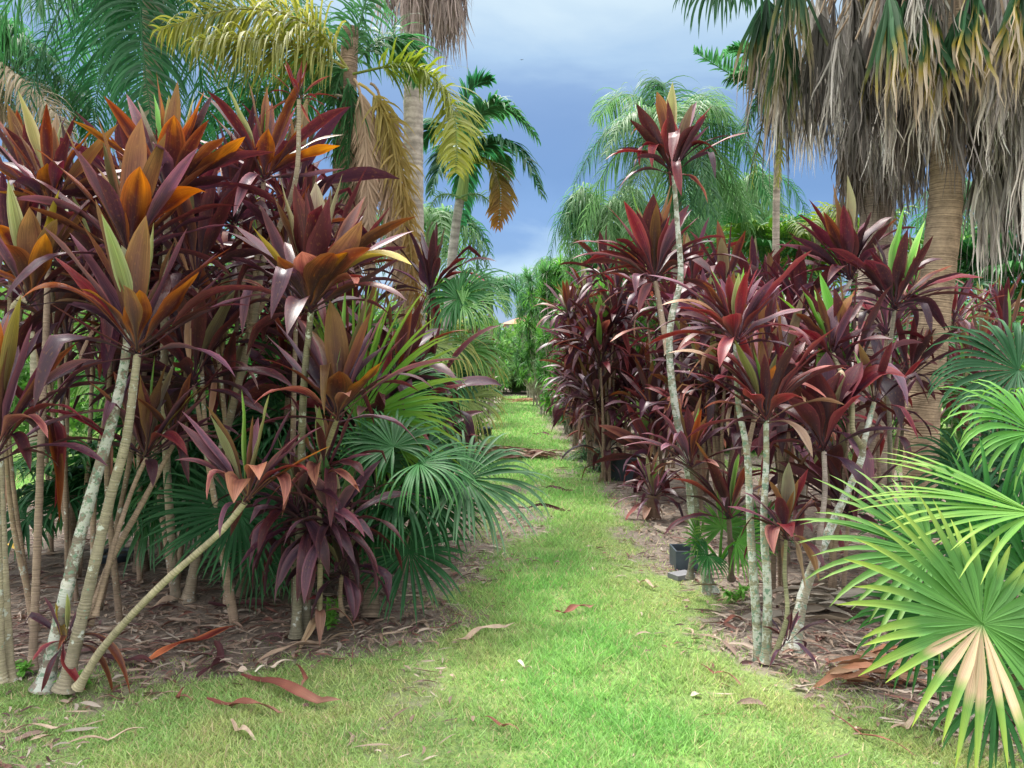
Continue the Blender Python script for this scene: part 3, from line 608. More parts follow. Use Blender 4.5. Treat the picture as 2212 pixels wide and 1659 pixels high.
k = 0
for (x, y, hs) in [(-1.0, 5.6, (1.5, 1.15)), (-1.65, 5.4, (2.35, 1.9, 1.4)), (-2.3, 5.3, (2.6, 2.0, 1.7)), (-3.0, 5.2, (2.7, 2.2, 1.8)), (-3.7, 5.4, (2.5, 2.0, 1.5)), (-1.3, 6.6, (1.75, 1.3)), (-2.0, 6.5, (2.9, 2.3, 1.9)),
                   (-2.9, 6.4, (3.0, 2.5, 2.0)), (-3.9, 6.5, (3.0, 2.3, 1.9)), (-4.8, 6.8, (2.8, 2.4, 2.0)), (-2.5, 7.7, (2.9, 2.4)), (-3.6, 7.6, (3.1, 2.6)), (-4.6, 7.9, (3.1, 2.5)), (-1.35, 4.9, (1.95,)), (-1.75, 4.75, (1.5, 2.1)), (-2.45, 4.7, (2.0,)), (-2.9, 4.6, (1.3, 2.2)), (-.85, 5.9, (1.2, .9)), (-1.5, 6.0, (2.7, 2.2, 1.7)), (-2.1, 5.8, (2.8, 2.1)), (-1.7, 7.2, (3.0, 2.5, 1.9)), (-2.6, 5.9, (2.9, 1.6)), (-3.3, 5.8, (2.9, 2.1)), (-2.7, 5.0, (1.5, 2.4)), (-2.3, 7.2, (2.6, 2.0)), (-3.0, 7.1, (2.8, 2.2)), (-2.0, 8.4, (2.9, 2.4)), (-3.2, 6.9, (1.9, 2.5)), (-2.75, 5.6, (2.3,)), (-1.9, 5.1, (1.2, 1.75)), (-.95, 5.3, (1.0,))]:
    auto_plant('dark leaved ti plant standing deep in the dense left bed behind the orange crowns', x, y, hs, 'ti plants deep in the left bed', ('dark', 'dark', 'maroon', 'orange'), k, lod=2 if y < 6.1 else 1, n=24, mat='lich2', size=.68, wid=1.15); k += 1
# right row beside the path
for (x, y, hs) in [(1.98, 7.0, (1.9, 1.4)), (2.05, 8.4, (2.2, 1.7, 1.3)), (1.75, 9.2, (2.5, 2.0, 1.5, 1.0)), (1.3, 10.6, (2.6, 2.2, 1.6, 1.1)), (1.8, 11.2, (2.9, 2.4, 1.8)), (1.25, 12.3, (2.4, 1.9, 1.3, .9)),
                   (1.6, 13.4, (2.8, 2.2, 1.7)), (1.2, 14.5, (2.0, 1.4, 1.0)), (1.45, 16.2, (2.2, 1.7, 1.1))]:
    auto_plant('wine red ti plant in the crowded row along the right side of the grass path', x, y, hs, 'ti plants in the row right of the path', ('maroon', 'dark', 'maroon', 'purple'), 100 + k, size=.66, n=28, wid=1.2, extra=3); k += 1
for (x, y, hs) in [(2.2, 6.2, (1.8, 1.3, 1.0)), (2.1, 7.6, (2.3, 1.8, 1.4, 1.0)), (2.6, 7.0, (2.0, 1.5)), (2.9, 8.2, (2.4, 1.9, 1.3)), (3.3, 6.8, (1.9, 1.5)), (2.4, 9.6, (2.7, 2.1, 1.5)), (3.1, 10.4, (2.6, 2.0, 1.4)), (3.8, 9.2, (2.2, 1.6, 1.2)),
                   (2.5, 12.0, (2.7, 2.0, 1.5)), (4.2, 11.5, (2.4, 1.8)), (1.9, 5.5, (1.45, 1.1)), (2.2, 5.2, (1.5, 1.2)), (3.4, 12.8, (2.5, 1.9))]:
    auto_plant('red leaved ti plant among the crowded stems in the middle of the right bed', x, y, hs, 'ti plants in the middle of the right bed', ('red', 'maroon', 'maroon', 'dark'), 200 + k, size=.6, n=26, wid=1.2, extra=1); k += 1
for (x, y, hs) in [(5.2, 8.6, (2.1, 1.6, 1.2)), (5.9, 9.6, (2.2, 1.7)), (5.0, 10.4, (2.7, 2.0, 1.4)), (6.6, 11.0, (2.4, 1.8, 1.3)), (5.7, 12.2, (2.9, 2.1)), (4.75, 7.6, (1.75, 1.3, .9)), (7.3, 12.0, (2.2, 1.6))]:
    auto_plant('crimson ti plant behind the thick ringed palm trunk, between it and the right frame edge', x, y, hs, 'ti plants behind the ringed trunk', ('red', 'maroon'), 300 + k, size=.6, n=22, wid=.85); k += 1
for (x, y, hs) in [(-.95, 16.5, (1.9, 1.3)), (-1.0, 20.0, (2.2, 1.5, .9)), (-.75, 23.5, (1.6, 1.0)), (-1.1, 28.0, (1.8, 1.2)), (1.35, 21.0, (1.5, 1.0, .7)), (1.25, 24.5, (1.3, .9)), (1.5, 29.0, (1.5, 1.0)), (-.8, 13.6, (.8, .5))]:
    auto_plant('far off bronze ti plant edging the distant end of the path', x, y, hs, 'distant ti plants at the path end', ('purple', 'red', 'orange'), 400 + k, size=.5, n=18, lod=0); k += 1


# ================================================================== fan palms
def fan(mb, hub, out, nor, Rr, nseg=44, spread=300, droop=.8, c0=(.03, .12, .03), c1=(.07, .22, .06), tip=None, split=.42, fold=.6, cone=.12, rng=RN, patch=None, wj=.1, K=3, R=9):
    hub = np.asarray(hub, float); out = nrm(np.asarray(out, float)); nor = nrm(np.asarray(nor, float)); nor = nrm(nor - out * np.dot(nor, out)); side = np.cross(out, nor)
    a = np.radians(np.linspace(-spread / 2, spread / 2, nseg)) + rng.uniform(-.012, .012, nseg)
    D = out * np.cos(a)[:, None] + side * np.sin(a)[:, None] + nor * (cone + .25 * (1 - np.cos(a))[:, None] * .3)
    L = Rr * (.80 + .20 * np.cos(a * .7)) * rng.uniform(.86, 1.08, nseg); D = D + rng.normal(0, .035, D.shape)
    ts = np.linspace(0, 1, R)
    Cn = grow(np.repeat(hub[None], nseg, 0), D, L, droop * rng.uniform(.5, 1.7, nseg), R, dw=np.clip((ts - split * .5) / (1 - split * .5), 0, 1) ** 1.5 * 3.2)
    nseg_ = nseg; da = math.radians(spread / nseg)
    W = np.full(nseg, math.tan(da / 2) * split * Rr * 1.12) * rng.uniform(.9, 1.1, nseg)
    prof = np.where(ts < split, ts / split, np.interp(ts, [split, split + .15, .85, 1], [1, .86, .45, .02])); prof[0] = .08
    c0 = np.array(c0, float); c1 = np.array(c1, float); tipc = np.array(tip if tip is not None else c1 * 1.3, float)
    j = rng.uniform(1 - wj, 1 + wj, (nseg, 1))
    col = ramp3(c1[None] * j * 1.15, c0[None] * .5 + c1[None] * .5 * j, np.repeat(tipc[None], nseg, 0) * j, R, .5)
    if patch is not None:
        lo, hi, t0, t1, pc = patch
        idx = np.linspace(0, 1, nseg); msk = ((idx > lo) & (idx < hi))[:, None] & (ts[None] > t0) & (ts[None] < t1 + rng.uniform(-.06, .06, (nseg, 1)))
        col = np.where(msk[..., None], np.array(pc)[None, None] * rng.uniform(.9, 1.1, (nseg, 1, 1)), col)
    edge = np.repeat(c0[None], nseg, 0)
    ribbons(mb, Cn, np.repeat(nor[None], nseg, 0), W, prof, K, fold, 0, rng.uniform(-.5, .5, nseg) * .5, col, edge, .45, None, rng)


GREENS = {
    'deep': ((.010, .05, .015), (.028, .115, .03), (.07, .22, .07)),
    'dark': ((.010, .05, .018), (.022, .10, .032), (.04, .14, .05)),
    'mid': ((.02, .09, .025), (.045, .18, .045), (.10, .26, .08)),
    'bright': ((.05, .18, .03), (.12, .34, .05), (.22, .42, .08)),
    'blue': ((.015, .07, .03), (.045, .15, .065), (.12, .28, .12)),
    'yell': ((.12, .20, .05), (.24, .30, .09), (.48, .40, .12)),
    'lime': ((.07, .20, .03), (.17, .34, .06), (.34, .44, .09)),
    'light': ((.05, .16, .035), (.12, .28, .06), (.26, .38, .10)),
    'dead': ((.2, .13, .08), (.36, .25, .17), (.4, .3, .22)),
}


def fan_palm(label, base, crown, fronds, seed, group=None, trunk_r=.0, name='fan_palm', trunk_col=(.2, .15, .11), R=9):
    """fronds: (hub xyz, out, nor, radius, colour, dict)"""
    rng = np.random.default_rng(9000 + seed); base = np.asarray(base, float); crown = np.asarray(crown, float)
    t = thing(name, label, 'palm', base, group)
    if trunk_r > 0:
        mb = MB(); tube(mb, [base, (base + crown) / 2 + rng.uniform(-.02, .02, 3), crown], trunk_r, trunk_r * .9, trunk_col, 12, .06, .06, flare=.3, rng=rng); mb.build('trunk', 'trunk', t, base)
    for (hub, out, nor, rad, col, kw) in fronds:
        hub = np.asarray(hub, float)
        mb = MB(); g = GREENS[col]; kw = dict(kw); pet = kw.pop('pet', None)
        fan(mb, hub, out, nor, rad, c0=g[0], c1=g[1], tip=kw.pop('tip', g[2]), rng=rng, R=R, **kw)
        o = mb.build('frond', 'fan', t, base)
        mb = MB(); s = crown if pet is None else np.asarray(pet, float); mid = (s + hub) / 2 + np.array([0, 0, .12 * np.linalg.norm(s - hub)])
        tube(mb, [s, mid, hub], .012, .007, np.array(g[1]) * 1.1, 6, .15, 0, rng=rng)
        q = mb.build('petiole', 'fan', None, base); q.parent = o; q.location = (0, 0, 0)
    return t


def pf(x, y, d, tx, ty, td, nor, rad, col, **kw):
    """frond with hub at a layout point, blade pointing towards a second one"""
    h = P(x, y, d); return (h, P(tx, ty, td) - h, nor, rad, col, kw)


def crown_fronds(c, n, rad, reach, cols, rng, nseg=36, droop=.9, elev=(-25, 75)):
    out = []
    for i in range(n):
        a = i * 2.4 + rng.uniform(-.3, .3); e = math.radians(rng.uniform(*elev)); r = reach * rng.uniform(.7, 1.1)
        dr = np.array([math.cos(a) * math.cos(e), math.sin(a) * math.cos(e), math.sin(e)]); h = c + dr * r
        o = nrm(dr + np.array([0, 0, -.35])); nr = nrm(np.array([-dr[0] * .4, -dr[1] * .4, 1.0]))
        out.append((h, o, nr, rad * rng.uniform(.85, 1.1), cols[rng.integers(len(cols))], dict(nseg=nseg, droop=droop * rng.uniform(.7, 1.3))))
    return out


UP = np.array([0, 0, 1.0]); CAM = np.array([0, -1.0, 0.25])
fan_palm('young fan palm spreading dark green fans over the left edge of the grass', G(800, 1335), P(800, 1180, 5.0), [
    pf(885, 1190, 4.75, 900, 1300, 4.6, CAM, 0.440, 'dark', nseg=50, spread=330, droop=.5, cone=.08),
    pf(862, 1060, 4.8, 960, 1120, 4.6, (.2, -.6, .8), 0.570, 'dark', nseg=40, spread=190, droop=1.1),
    pf(850, 965, 4.8, 830, 930, 4.9, (0, -.5, .8), 0.410, 'deep', nseg=44, spread=300, droop=.9),
    pf(900, 985, 5.0, 1000, 990, 5.2, (0, -.5, .85), 0.570, 'dark', nseg=38, spread=220, droop=.8),
    pf(905, 1000, 4.7, 1000, 1040, 4.5, (.1, -.5, .85), 0.502, 'mid', nseg=44, spread=170, droop=1.2),
    pf(1005, 1035, 4.9, 1100, 1050, 4.9, (.0, -.55, .8), 0.616, 'deep', nseg=40, spread=230, droop=.9, tip=(.2, .34, .2)),
    pf(800, 1010, 4.9, 760, 960, 4.9, (0, -.6, .8), 0.456, 'deep', nseg=44, spread=280, droop=.8),
    pf(790, 1120, 4.8, 830, 1200, 4.6, CAM, 0.385, 'deep', nseg=40, spread=260, droop=.8),
    pf(930, 1080, 5.1, 980, 1150, 5.1, (0, -.8, .6), 0.479, 'deep', nseg=44, spread=260, droop=.9),
], 1, trunk_r=.05)
fan_palm('fan palm with bright backlit green fans rising behind the purple crowns', G(760, 1250), P(790, 1000, 5.6), [
    pf(770, 905, 5.3, 870, 800, 5.2, (-.2, -.9, .3), .98, 'lime', nseg=50, spread=200, droop=.35),
    pf(840, 850, 5.6, 960, 830, 5.5, (0, -.6, .8), .66, 'mid', nseg=44, spread=190, droop=1.0),
    pf(810, 900, 5.2, 900, 960, 5.1, (0, -.7, .6), .55, 'bright', nseg=44, spread=180, droop=.6),
    pf(870, 880, 5.5, 1000, 900, 5.5, (0, -.5, .8), .55, 'mid', nseg=44, spread=200, droop=1.3),
    pf(700, 830, 5.7, 660, 760, 5.7, (0, -.9, .4), .7, 'mid', nseg=46, spread=260, droop=.4),
    pf(760, 760, 5.8, 790, 640, 5.9, (0, -.9, .3), .55, 'light', nseg=44, spread=200, droop=.3),
    pf(640, 900, 5.6, 600, 830, 5.6, (0, -.9, .4), .65, 'dark', nseg=46, spread=280, droop=.5),
    pf(570, 950, 5.7, 520, 880, 5.6, (0, -.9, .4), .55, 'dark', nseg=46, spread=300, droop=.6),
    pf(860, 800, 5.9, 950, 780, 5.9, (0, -.6, .8), .5, 'light', nseg=40, spread=180, droop=1.2),
    pf(900, 900, 5.9, 960, 960, 5.9, (0, -.6, .7), .5, 'mid', nseg=40, spread=240, droop=1.2),
], 2, trunk_r=.06)
fan_palm('low fan palm with a wide dark fan hanging behind the leaning stem', G(520, 1290), P(540, 1180, 5.0), [
    pf(515, 1105, 4.7, 440, 1180, 4.5, (0, -.95, .35), .56, 'dark', nseg=52, spread=290, droop=.35, tip=(.06, .18, .07)),
    pf(430, 1080, 5.2, 360, 1040, 5.2, (0, -.9, .4), .5, 'dark', nseg=46, spread=300, droop=.5),
    pf(330, 1100, 5.6, 260, 1140, 5.6, (0, -.9, .4), .5, 'mid', nseg=46, spread=300, droop=.6, tip=(.12, .25, .14)),
    pf(600, 1080, 5.2, 620, 1010, 5.2, (0, -.9, .4), .5, 'dark', nseg=46, spread=300, droop=.5),
    pf(450, 970, 5.7, 420, 900, 5.7, (0, -.9, .4), .5, 'dark', nseg=44, spread=300, droop=.5),
    pf(640, 1200, 5.2, 640, 1300, 5.0, CAM, .36, 'mid', nseg=40, spread=280, droop=.5),
    pf(560, 1180, 4.9, 560, 1280, 4.8, (0, -.95, .3), .4, 'dark', nseg=44, spread=260, droop=.5),
], 3, trunk_r=.05)
fan_palm('fan palm behind the dark red crown, drooping round fans over the path edge', G(955, 1035), P(950, 800, 7.4), [
    pf(989, 645, 7.2, 1040, 610, 7.2, (-.1, -.6, .8), .62, 'mid', nseg=48, spread=320, droop=1.5, tip=(.12, .3, .12)),
    pf(1000, 660, 7.0, 1080, 640, 7.0, (0, -.5, .85), .55, 'light', nseg=44, spread=190, droop=1.4),
    pf(930, 745, 7.0, 1000, 740, 7.0, (0, -.5, .85), .62, 'yell', nseg=40, spread=200, droop=2.0),
    pf(1000, 755, 7.2, 1080, 760, 7.2, (0, -.5, .85), .6, 'light', nseg=40, spread=200, droop=2.0),
    pf(960, 800, 7.2, 1050, 830, 7.2, (0, -.6, .8), .62, 'blue', nseg=40, spread=220, droop=1.6),
    pf(1005, 860, 7.0, 1060, 890, 7.0, (0, -.6, .8), .5, 'yell', nseg=40, spread=180, droop=1.5),
    pf(930, 880, 7.4, 980, 950, 7.4, (0, -.8, .6), .5, 'dead', nseg=34, spread=160, droop=2.2),
    pf(970, 900, 7.6, 970, 960, 7.6, (0, -.8, .6), .5, 'dead', nseg=34, spread=160, droop=2.2),
    pf(1010, 780, 7.6, 1050, 850, 7.6, (0, -.8, .6), .5, 'yell', nseg=34, spread=200, droop=2.2),
], 4, trunk_r=.09, trunk_col=(.35, .3, .25))

fan_palm('big fan palm filling the lower right corner, one fan with a bleached brown patch', G(2190, 1545), P(2260, 1380, 3.05), [
    pf(2121, 1348, 2.6, 2040, 1420, 2.5, (-.1, -.88, .45), .53, 'light', nseg=38, spread=345, droop=.25, split=.42, cone=.05, tip=(.4, .5, .08), patch=(.34, .52, .12, .58, (.62, .42, .28))),
    pf(2016, 1198, 3.0, 1900, 1230, 2.95, (0, -.55, .83), .53, 'light', nseg=32, spread=230, droop=.35, cone=.05),
    pf(2235, 1108, 2.95, 2080, 1100, 3.0, (0, -.30, .95), .64, 'lime', nseg=22, spread=110, droop=.25, split=.4),
    pf(2235, 935, 3.5, 2120, 960, 3.4, (0, -.7, .7), .46, 'bright', nseg=36, spread=240, droop=1.1),
    pf(2140, 1180, 3.3, 2120, 1080, 3.3, (0, -.85, .5), .5, 'mid', nseg=40, spread=290, droop=.5),
    pf(2230, 1250, 3.2, 2200, 1150, 3.2, (0, -.85, .5), .45, 'mid', nseg=40, spread=300, droop=.6),
    pf(2250, 1450, 2.7, 2150, 1440, 2.6, (0, -.7, .6), .4, 'light', nseg=36, spread=240, droop=.7),
    pf(2020, 1330, 3.4, 1960, 1400, 3.4, (0, -.8, .5), .4, 'mid', nseg=40, spread=300, droop=.7),
    pf(2150, 1500, 3.1, 2080, 1560, 3.05, (0, -.8, .5), .34, 'mid', nseg=36, spread=300, droop=.8),
], 5, trunk_r=.07)
fan_palm('dark green fan palm half hidden behind the pale fans at the right frame edge', G(2260, 1190), P(2230, 950, 5.2), [
    pf(2200, 800, 5.0, 2110, 830, 5.0, (-.2, -.7, .6), .62, 'dark', nseg=46, spread=270, droop=1.0, tip=(.08, .24, .1)),
    pf(2160, 880, 5.4, 2060, 870, 5.3, (0, -.6, .8), .5, 'mid', nseg=44, spread=230, droop=.9),
    pf(2220, 1000, 5.0, 2120, 1020, 5.0, (0, -.8, .5), .5, 'dark', nseg=44, spread=280, droop=.8),
    pf(2090, 1020, 5.2, 2010, 1050, 5.2, (0, -.8, .5), .45, 'dark', nseg=44, spread=300, droop=.7),
    pf(2100, 1110, 4.8, 2030, 1150, 4.8, (0, -.8, .5), .42, 'dark', nseg=40, spread=300, droop=.7),
    pf(1960, 1150, 5.0, 1900, 1100, 5.0, (0, -.8, .5), .42, 'mid', nseg=40, spread=260, droop=.7),
], 6, trunk_r=.07)
fan_palm('small fan palm seedling at the foot of the tall lichened stem', G(1560, 1270), P(1555, 1215, 5.3), [
    pf(1510, 1170, 5.2, 1480, 1150, 5.1, (0, -.8, .6), .24, 'bright', nseg=24, spread=200, droop=.4, tip=(.35, .5, .15)),
    pf(1560, 1140, 5.2, 1560, 1100, 5.2, (0, -.9, .4), .26, 'light', nseg=26, spread=260, droop=.3),
    pf(1590, 1170, 5.1, 1620, 1190, 5.1, (0, -.8, .6), .3, 'bright', nseg=24, spread=180, droop=.6),
    pf(1530, 1200, 5.1, 1500, 1220, 5.0, (0, -.8, .6), .22, 'mid', nseg=24, spread=240, droop=.6),
    pf(1640, 1150, 5.6, 1660, 1100, 5.6, (0, -.9, .4), .28, 'mid', nseg=24, spread=260, droop=.5),
], 7)
rng = np.random.default_rng(78)
for i, (x, y, h, rr) in enumerate([(-2.1, 5.75, .75, .5), (-1.45, 5.9, .95, .55), (-2.9, 6.0, .8, .5), (-1.0, 6.4, .7, .5), (-2.3, 6.9, .9, .55), (-3.6, 6.3, .6, .45)]):
    c = np.array([x, y, h])
    fan_palm('low dark fan palm in the shade among the left bed stems', (x, y, 0), c, crown_fronds(c, 13, rr, .5, ('dark', 'mid', 'dark'), rng, nseg=34, elev=(-30, 50)), 60 + i, 'low fan palms in the left bed shade', trunk_r=.05, R=7)
rng = np.random.default_rng(77)
for i, (x, y, h, rr, cols) in enumerate([(-1.3, 10.5, 1.3, .55, ('mid', 'blue')), (-1.2, 13.5, 1.6, .6, ('mid', 'yell')), (-2.6, 10.2, 1.3, .6, ('dark', 'mid')), (-1.5, 17.5, 2.2, .65, ('light', 'yell', 'mid')), (-4.4, 12.0, 2.0, .7, ('mid', 'light')),
                                        (-6.5, 13.0, 1.6, .8, ('mid', 'light')), (-1.6, 22, 3.2, .8, ('lime', 'light')), (-2.4, 26, 3.8, .8, ('light', 'lime'))]):
    c = np.array([x, y, h])
    fan_palm('round headed green fan palm in the line of palms left of the path', (x, y, 0), c, crown_fronds(c, 16, rr, .7, cols, rng, nseg=26), 20 + i, 'fan palms left of the path', trunk_r=.09, R=6)
for i, (x, y, h, rr, cols) in enumerate([(5.3, 16, 3.6, .8, ('lime', 'mid')), (7.6, 17, 3.9, .9, ('lime', 'light')), (9.5, 15, 3.0, .9, ('mid', 'dark')), (7.0, 13.6, 2.2, .8, ('mid', 'light')), (3.6, 20, 4.3, .9, ('light', 'lime')), (11, 19, 4.0, 1.0, ('mid', 'light'))]):
    c = np.array([x, y, h])
    fan_palm('pale green fan palm beyond the right bed under the hanging thatch', (x, y, 0), c, crown_fronds(c, 18, rr, .9, cols, rng, nseg=24), 40 + i, 'fan palms beyond the right bed', trunk_r=.11, R=6)


# ================================================================== thatched fan palms (skirts)
def hang(mb, hub, rng, L, n=38, spread=22, c=(.32, .26, .22), cv=.5, wid=.017, fuse=.3, greens=None, lean=(0, 0)):
    """one old frond: strips joined near the hub and hanging down"""
    hub = np.asarray(hub, float); az = rng.uniform(0, 6.28)
    pd = np.array([math.cos(az), math.sin(az), 0]); qd = np.array([-math.sin(az), math.cos(az), 0])
    a = np.radians(np.linspace(-spread, spread, n) + rng.uniform(-3, 3, n))
    D = np.array([lean[0], lean[1], -1.0]) * np.cos(a)[:, None] + pd * np.sin(a)[:, None] * 1.4 + qd * rng.uniform(-.12, .12, n)[:, None]
    R = 9; ts = np.linspace(0, 1, R); Ls = L * rng.uniform(.55, 1.12, n)
    Cn = grow(np.repeat(hub[None], n, 0), D, Ls, rng.uniform(1.0, 2.2, n), R)
    wob = rng.normal(0, 1, (n, R, 3)); wob[:, :, 2] = 0
    Cn += np.cumsum(wob, 1) * .020 * (ts ** .7)[None, :, None]
    prof = np.interp(ts, [0, fuse * .6, fuse, .75, 1], [.15, 1.0, .8, .45, .05])
    j = rng.uniform(1 - cv, 1 + cv, (n, 1)); c = np.array(c, float)
    if greens is None:
        col = ramp3(c[None] * j * .75, c[None] * j, c[None] * j * 1.15, R, .5)
    else:
        g, yv = np.array(greens[0], float), np.array(greens[1], float)
        br = rng.uniform(.45, .8, (n, 1)); tt = ts[None] + np.zeros((n, 1))
        k1 = np.clip((tt - br + .12) / .12, 0, 1)[..., None]; k2 = np.clip((tt - br - .03) / .1, 0, 1)[..., None]
        col = (g[None, None] * j[:, None]) * (1 - k1) + yv * k1; col = col * (1 - k2) + (c[None, None] * j[:, None]) * k2
    ribbons(mb, Cn, np.cross(D, pd) + qd * .01, np.full(n, wid) * rng.uniform(.6, 1.3, n), prof, 3, .5, 0, rng.uniform(-1.6, 1.6, n), col, None, 0, None, rng)


def thatch_palm(label, base, pts, r0, r1, seed, dead, live, tcol, mat='trunk', group=None, tubep=None):
    rng = np.random.default_rng(300 + seed); base = np.asarray(base, float)
    t = thing('fan_palm', label, 'palm', base, group)
    mb = MB(); tube(mb, pts, r0, r1, tcol, 20, .05, .03, flare=.12, rng=rng); mb.build('trunk', mat, t, base)
    top = np.asarray(pts[-1], float)
    for (h, L, c, kw) in dead(rng, top):
        mb = MB(); h = np.asarray(h, float)
        hang(mb, h, rng, L, c=c, **kw)
        s = top + np.array([0, 0, rng.uniform(-.2, .6)]); a = np.array([h[0], h[1], max(h[2], s[2]) + .1])
        tube(mb, [s, (s + a) / 2 + np.array([0, 0, .1]), h], .018, .010, (.3, .22, .15), 5, .2, 0, rng=rng)
        mb.build('dead_frond' if 'greens' not in kw else 'frond', 'dead' if 'greens' not in kw else 'fan', t, base)
    for (h, o, nr, rad, col, kw) in live:
        mb = MB(); g = GREENS[col]; fan(mb, h, o, nr, rad, c0=g[0], c1=g[1], tip=g[2], rng=rng, **kw)
        tube(mb, [top + np.array([0, 0, .3]), (top + np.array([0, 0, .5]) + h) / 2 + np.array([0, 0, .2]), h], .02, .012, g[1], 5, .2, 0, rng=rng)
        mb.build('frond', 'fan', t, base)
    return t


GREY = [(.36, .33, .31), (.50, .465, .43), (.20, .18, .17), (.64, .60, .55), (.10, .09, .082)]


def deadA(rng, top):
    out = []
    for i in range(76):      # outer curtain, hanging around the trunk
        a = rng.uniform(0, 6.28); r = rng.uniform(.35, 1.15); z = P(0, rng.uniform(-40, 190), 7.4)[2] - .25 * (1 - r)
        L = rng.uniform(.8, 1.25) * (1.0 if r > .6 else 1.1)
        out.append(((top[0] + math.cos(a) * r, top[1] + math.sin(a) * r, z), L, GREY[rng.integers(5)], dict(spread=rng.uniform(10, 22), wid=.018)))
    for i in range(20):
        a = rng.uniform(3.6, 6.1); r = rng.uniform(1.15, 1.45)
        out.append(((top[0] + .25 + math.cos(a) * r, top[1] + math.sin(a) * r, P(0, rng.uniform(-70, 20), 6.4)[2]), rng.uniform(.9, 1.15), (.42, .34, .26),
                    dict(n=20, spread=rng.uniform(20, 34), wid=.030, greens=((.035, .10, .045), (.40, .30, .06)))))
    for i in range(12):
        out.append(((P(rng.uniform(2150, 2290), 0, 7.2)[0], 7.2 + rng.uniform(-.4, .4), P(0, rng.uniform(120, 320), 7.2)[2]), rng.uniform(1.2, 1.6), GREY[rng.integers(5)], dict(spread=14, wid=.02)))
    return out


def deadB(rng, top):
    out = []
    for i in range(70):
        a = rng.uniform(0, 6.28); r = rng.uniform(.45, 1.3); z = P(0, rng.uniform(-60, 110), 8.9)[2]
        out.append(((top[0] + math.cos(a) * r, top[1] + math.sin(a) * r, z), rng.uniform(1.2, 1.6), GREY[rng.integers(5)], dict(spread=rng.uniform(10, 22), wid=.019)))
    for i in range(24):      # close to the trunk, reaching lower
        a = rng.uniform(0, 6.28); r = rng.uniform(.15, .4); z = P(0, rng.uniform(180, 330), 8.9)[2]
        out.append(((top[0] + math.cos(a) * r, top[1] + math.sin(a) * r, z), rng.uniform(.9, 1.3), (.24, .20, .17), dict(spread=10, wid=.018)))
    for i in range(12):
        a = rng.uniform(2.9, 5.4); r = rng.uniform(1.0, 1.35)
        out.append(((top[0] + math.cos(a) * r, top[1] + math.sin(a) * r, P(0, rng.uniform(-60, 120), 8.9)[2]), rng.uniform(1.2, 1.5), (.3, .24, .19), dict(spread=24, wid=.026, greens=((.03, .08, .04), (.16, .15, .05)))))
    return out


bA = P(1985, 1130, 7.5); bA[2] = 0
thatch_palm('fan palm with curved brown ringed trunk and grey and green hanging thatch, at right', bA,
            [bA, P(1988, 1050, 7.5), P(1993, 900, 7.5), P(2012, 720, 7.5), P(2030, 560, 7.5), P(2045, 400, 7.5), P(2050, 200, 7.5), P(2052, -60, 7.5)], .158, .150, 1, deadA, [], (.33, .25, .165))
bB = P(1885, 1115, 8.8); bB[2] = 0
tB = thatch_palm('fan palm with straight grey brown trunk and wide grey thatch, left of the ringed trunk', bB,
            [bB, P(1885, 900, 8.8), P(1888, 650, 8.8), P(1895, 400, 8.8), P(1895, 100, 8.8), P(1895, -60, 8.8)], .185, .17, 2, deadB, [
                (P(1560, -60, 8.2), P(1500, 20, 8.2) - P(1560, -60, 8.2), (0, -.7, .7), .75, 'dark', dict(nseg=40, spread=220, droop=2.2)),
                (P(1640, -90, 8.4), P(1600, -20, 8.4) - P(1640, -90, 8.4), (0, -.7, .7), .8, 'dark', dict(nseg=40, spread=220, droop=2.0))], (.33, .27, .21))
bC = P(893, 1000, 10); bC[2] = 0
def deadC(rng, top):
    out = []
    for i in range(26):
        a = rng.uniform(0, 6.28); r = rng.uniform(.25, .55)
        out.append(((top[0] + .15 + math.cos(a) * r, top[1] + math.sin(a) * r, P(0, rng.uniform(-150, -70), 10)[2]), rng.uniform(.9, 1.35), (.34, .27, .25), dict(spread=12, wid=.018)))
    return out
thatch_palm('tall fan palm with smooth pale grey trunk rising out of the picture', bC, [bC, P(897, 700, 10), P(893, 400, 10), P(893, 200, 10), P(893, -180, 10)], .135, .125, 3, deadC, [], (.40, .35, .30), 'trunk2')


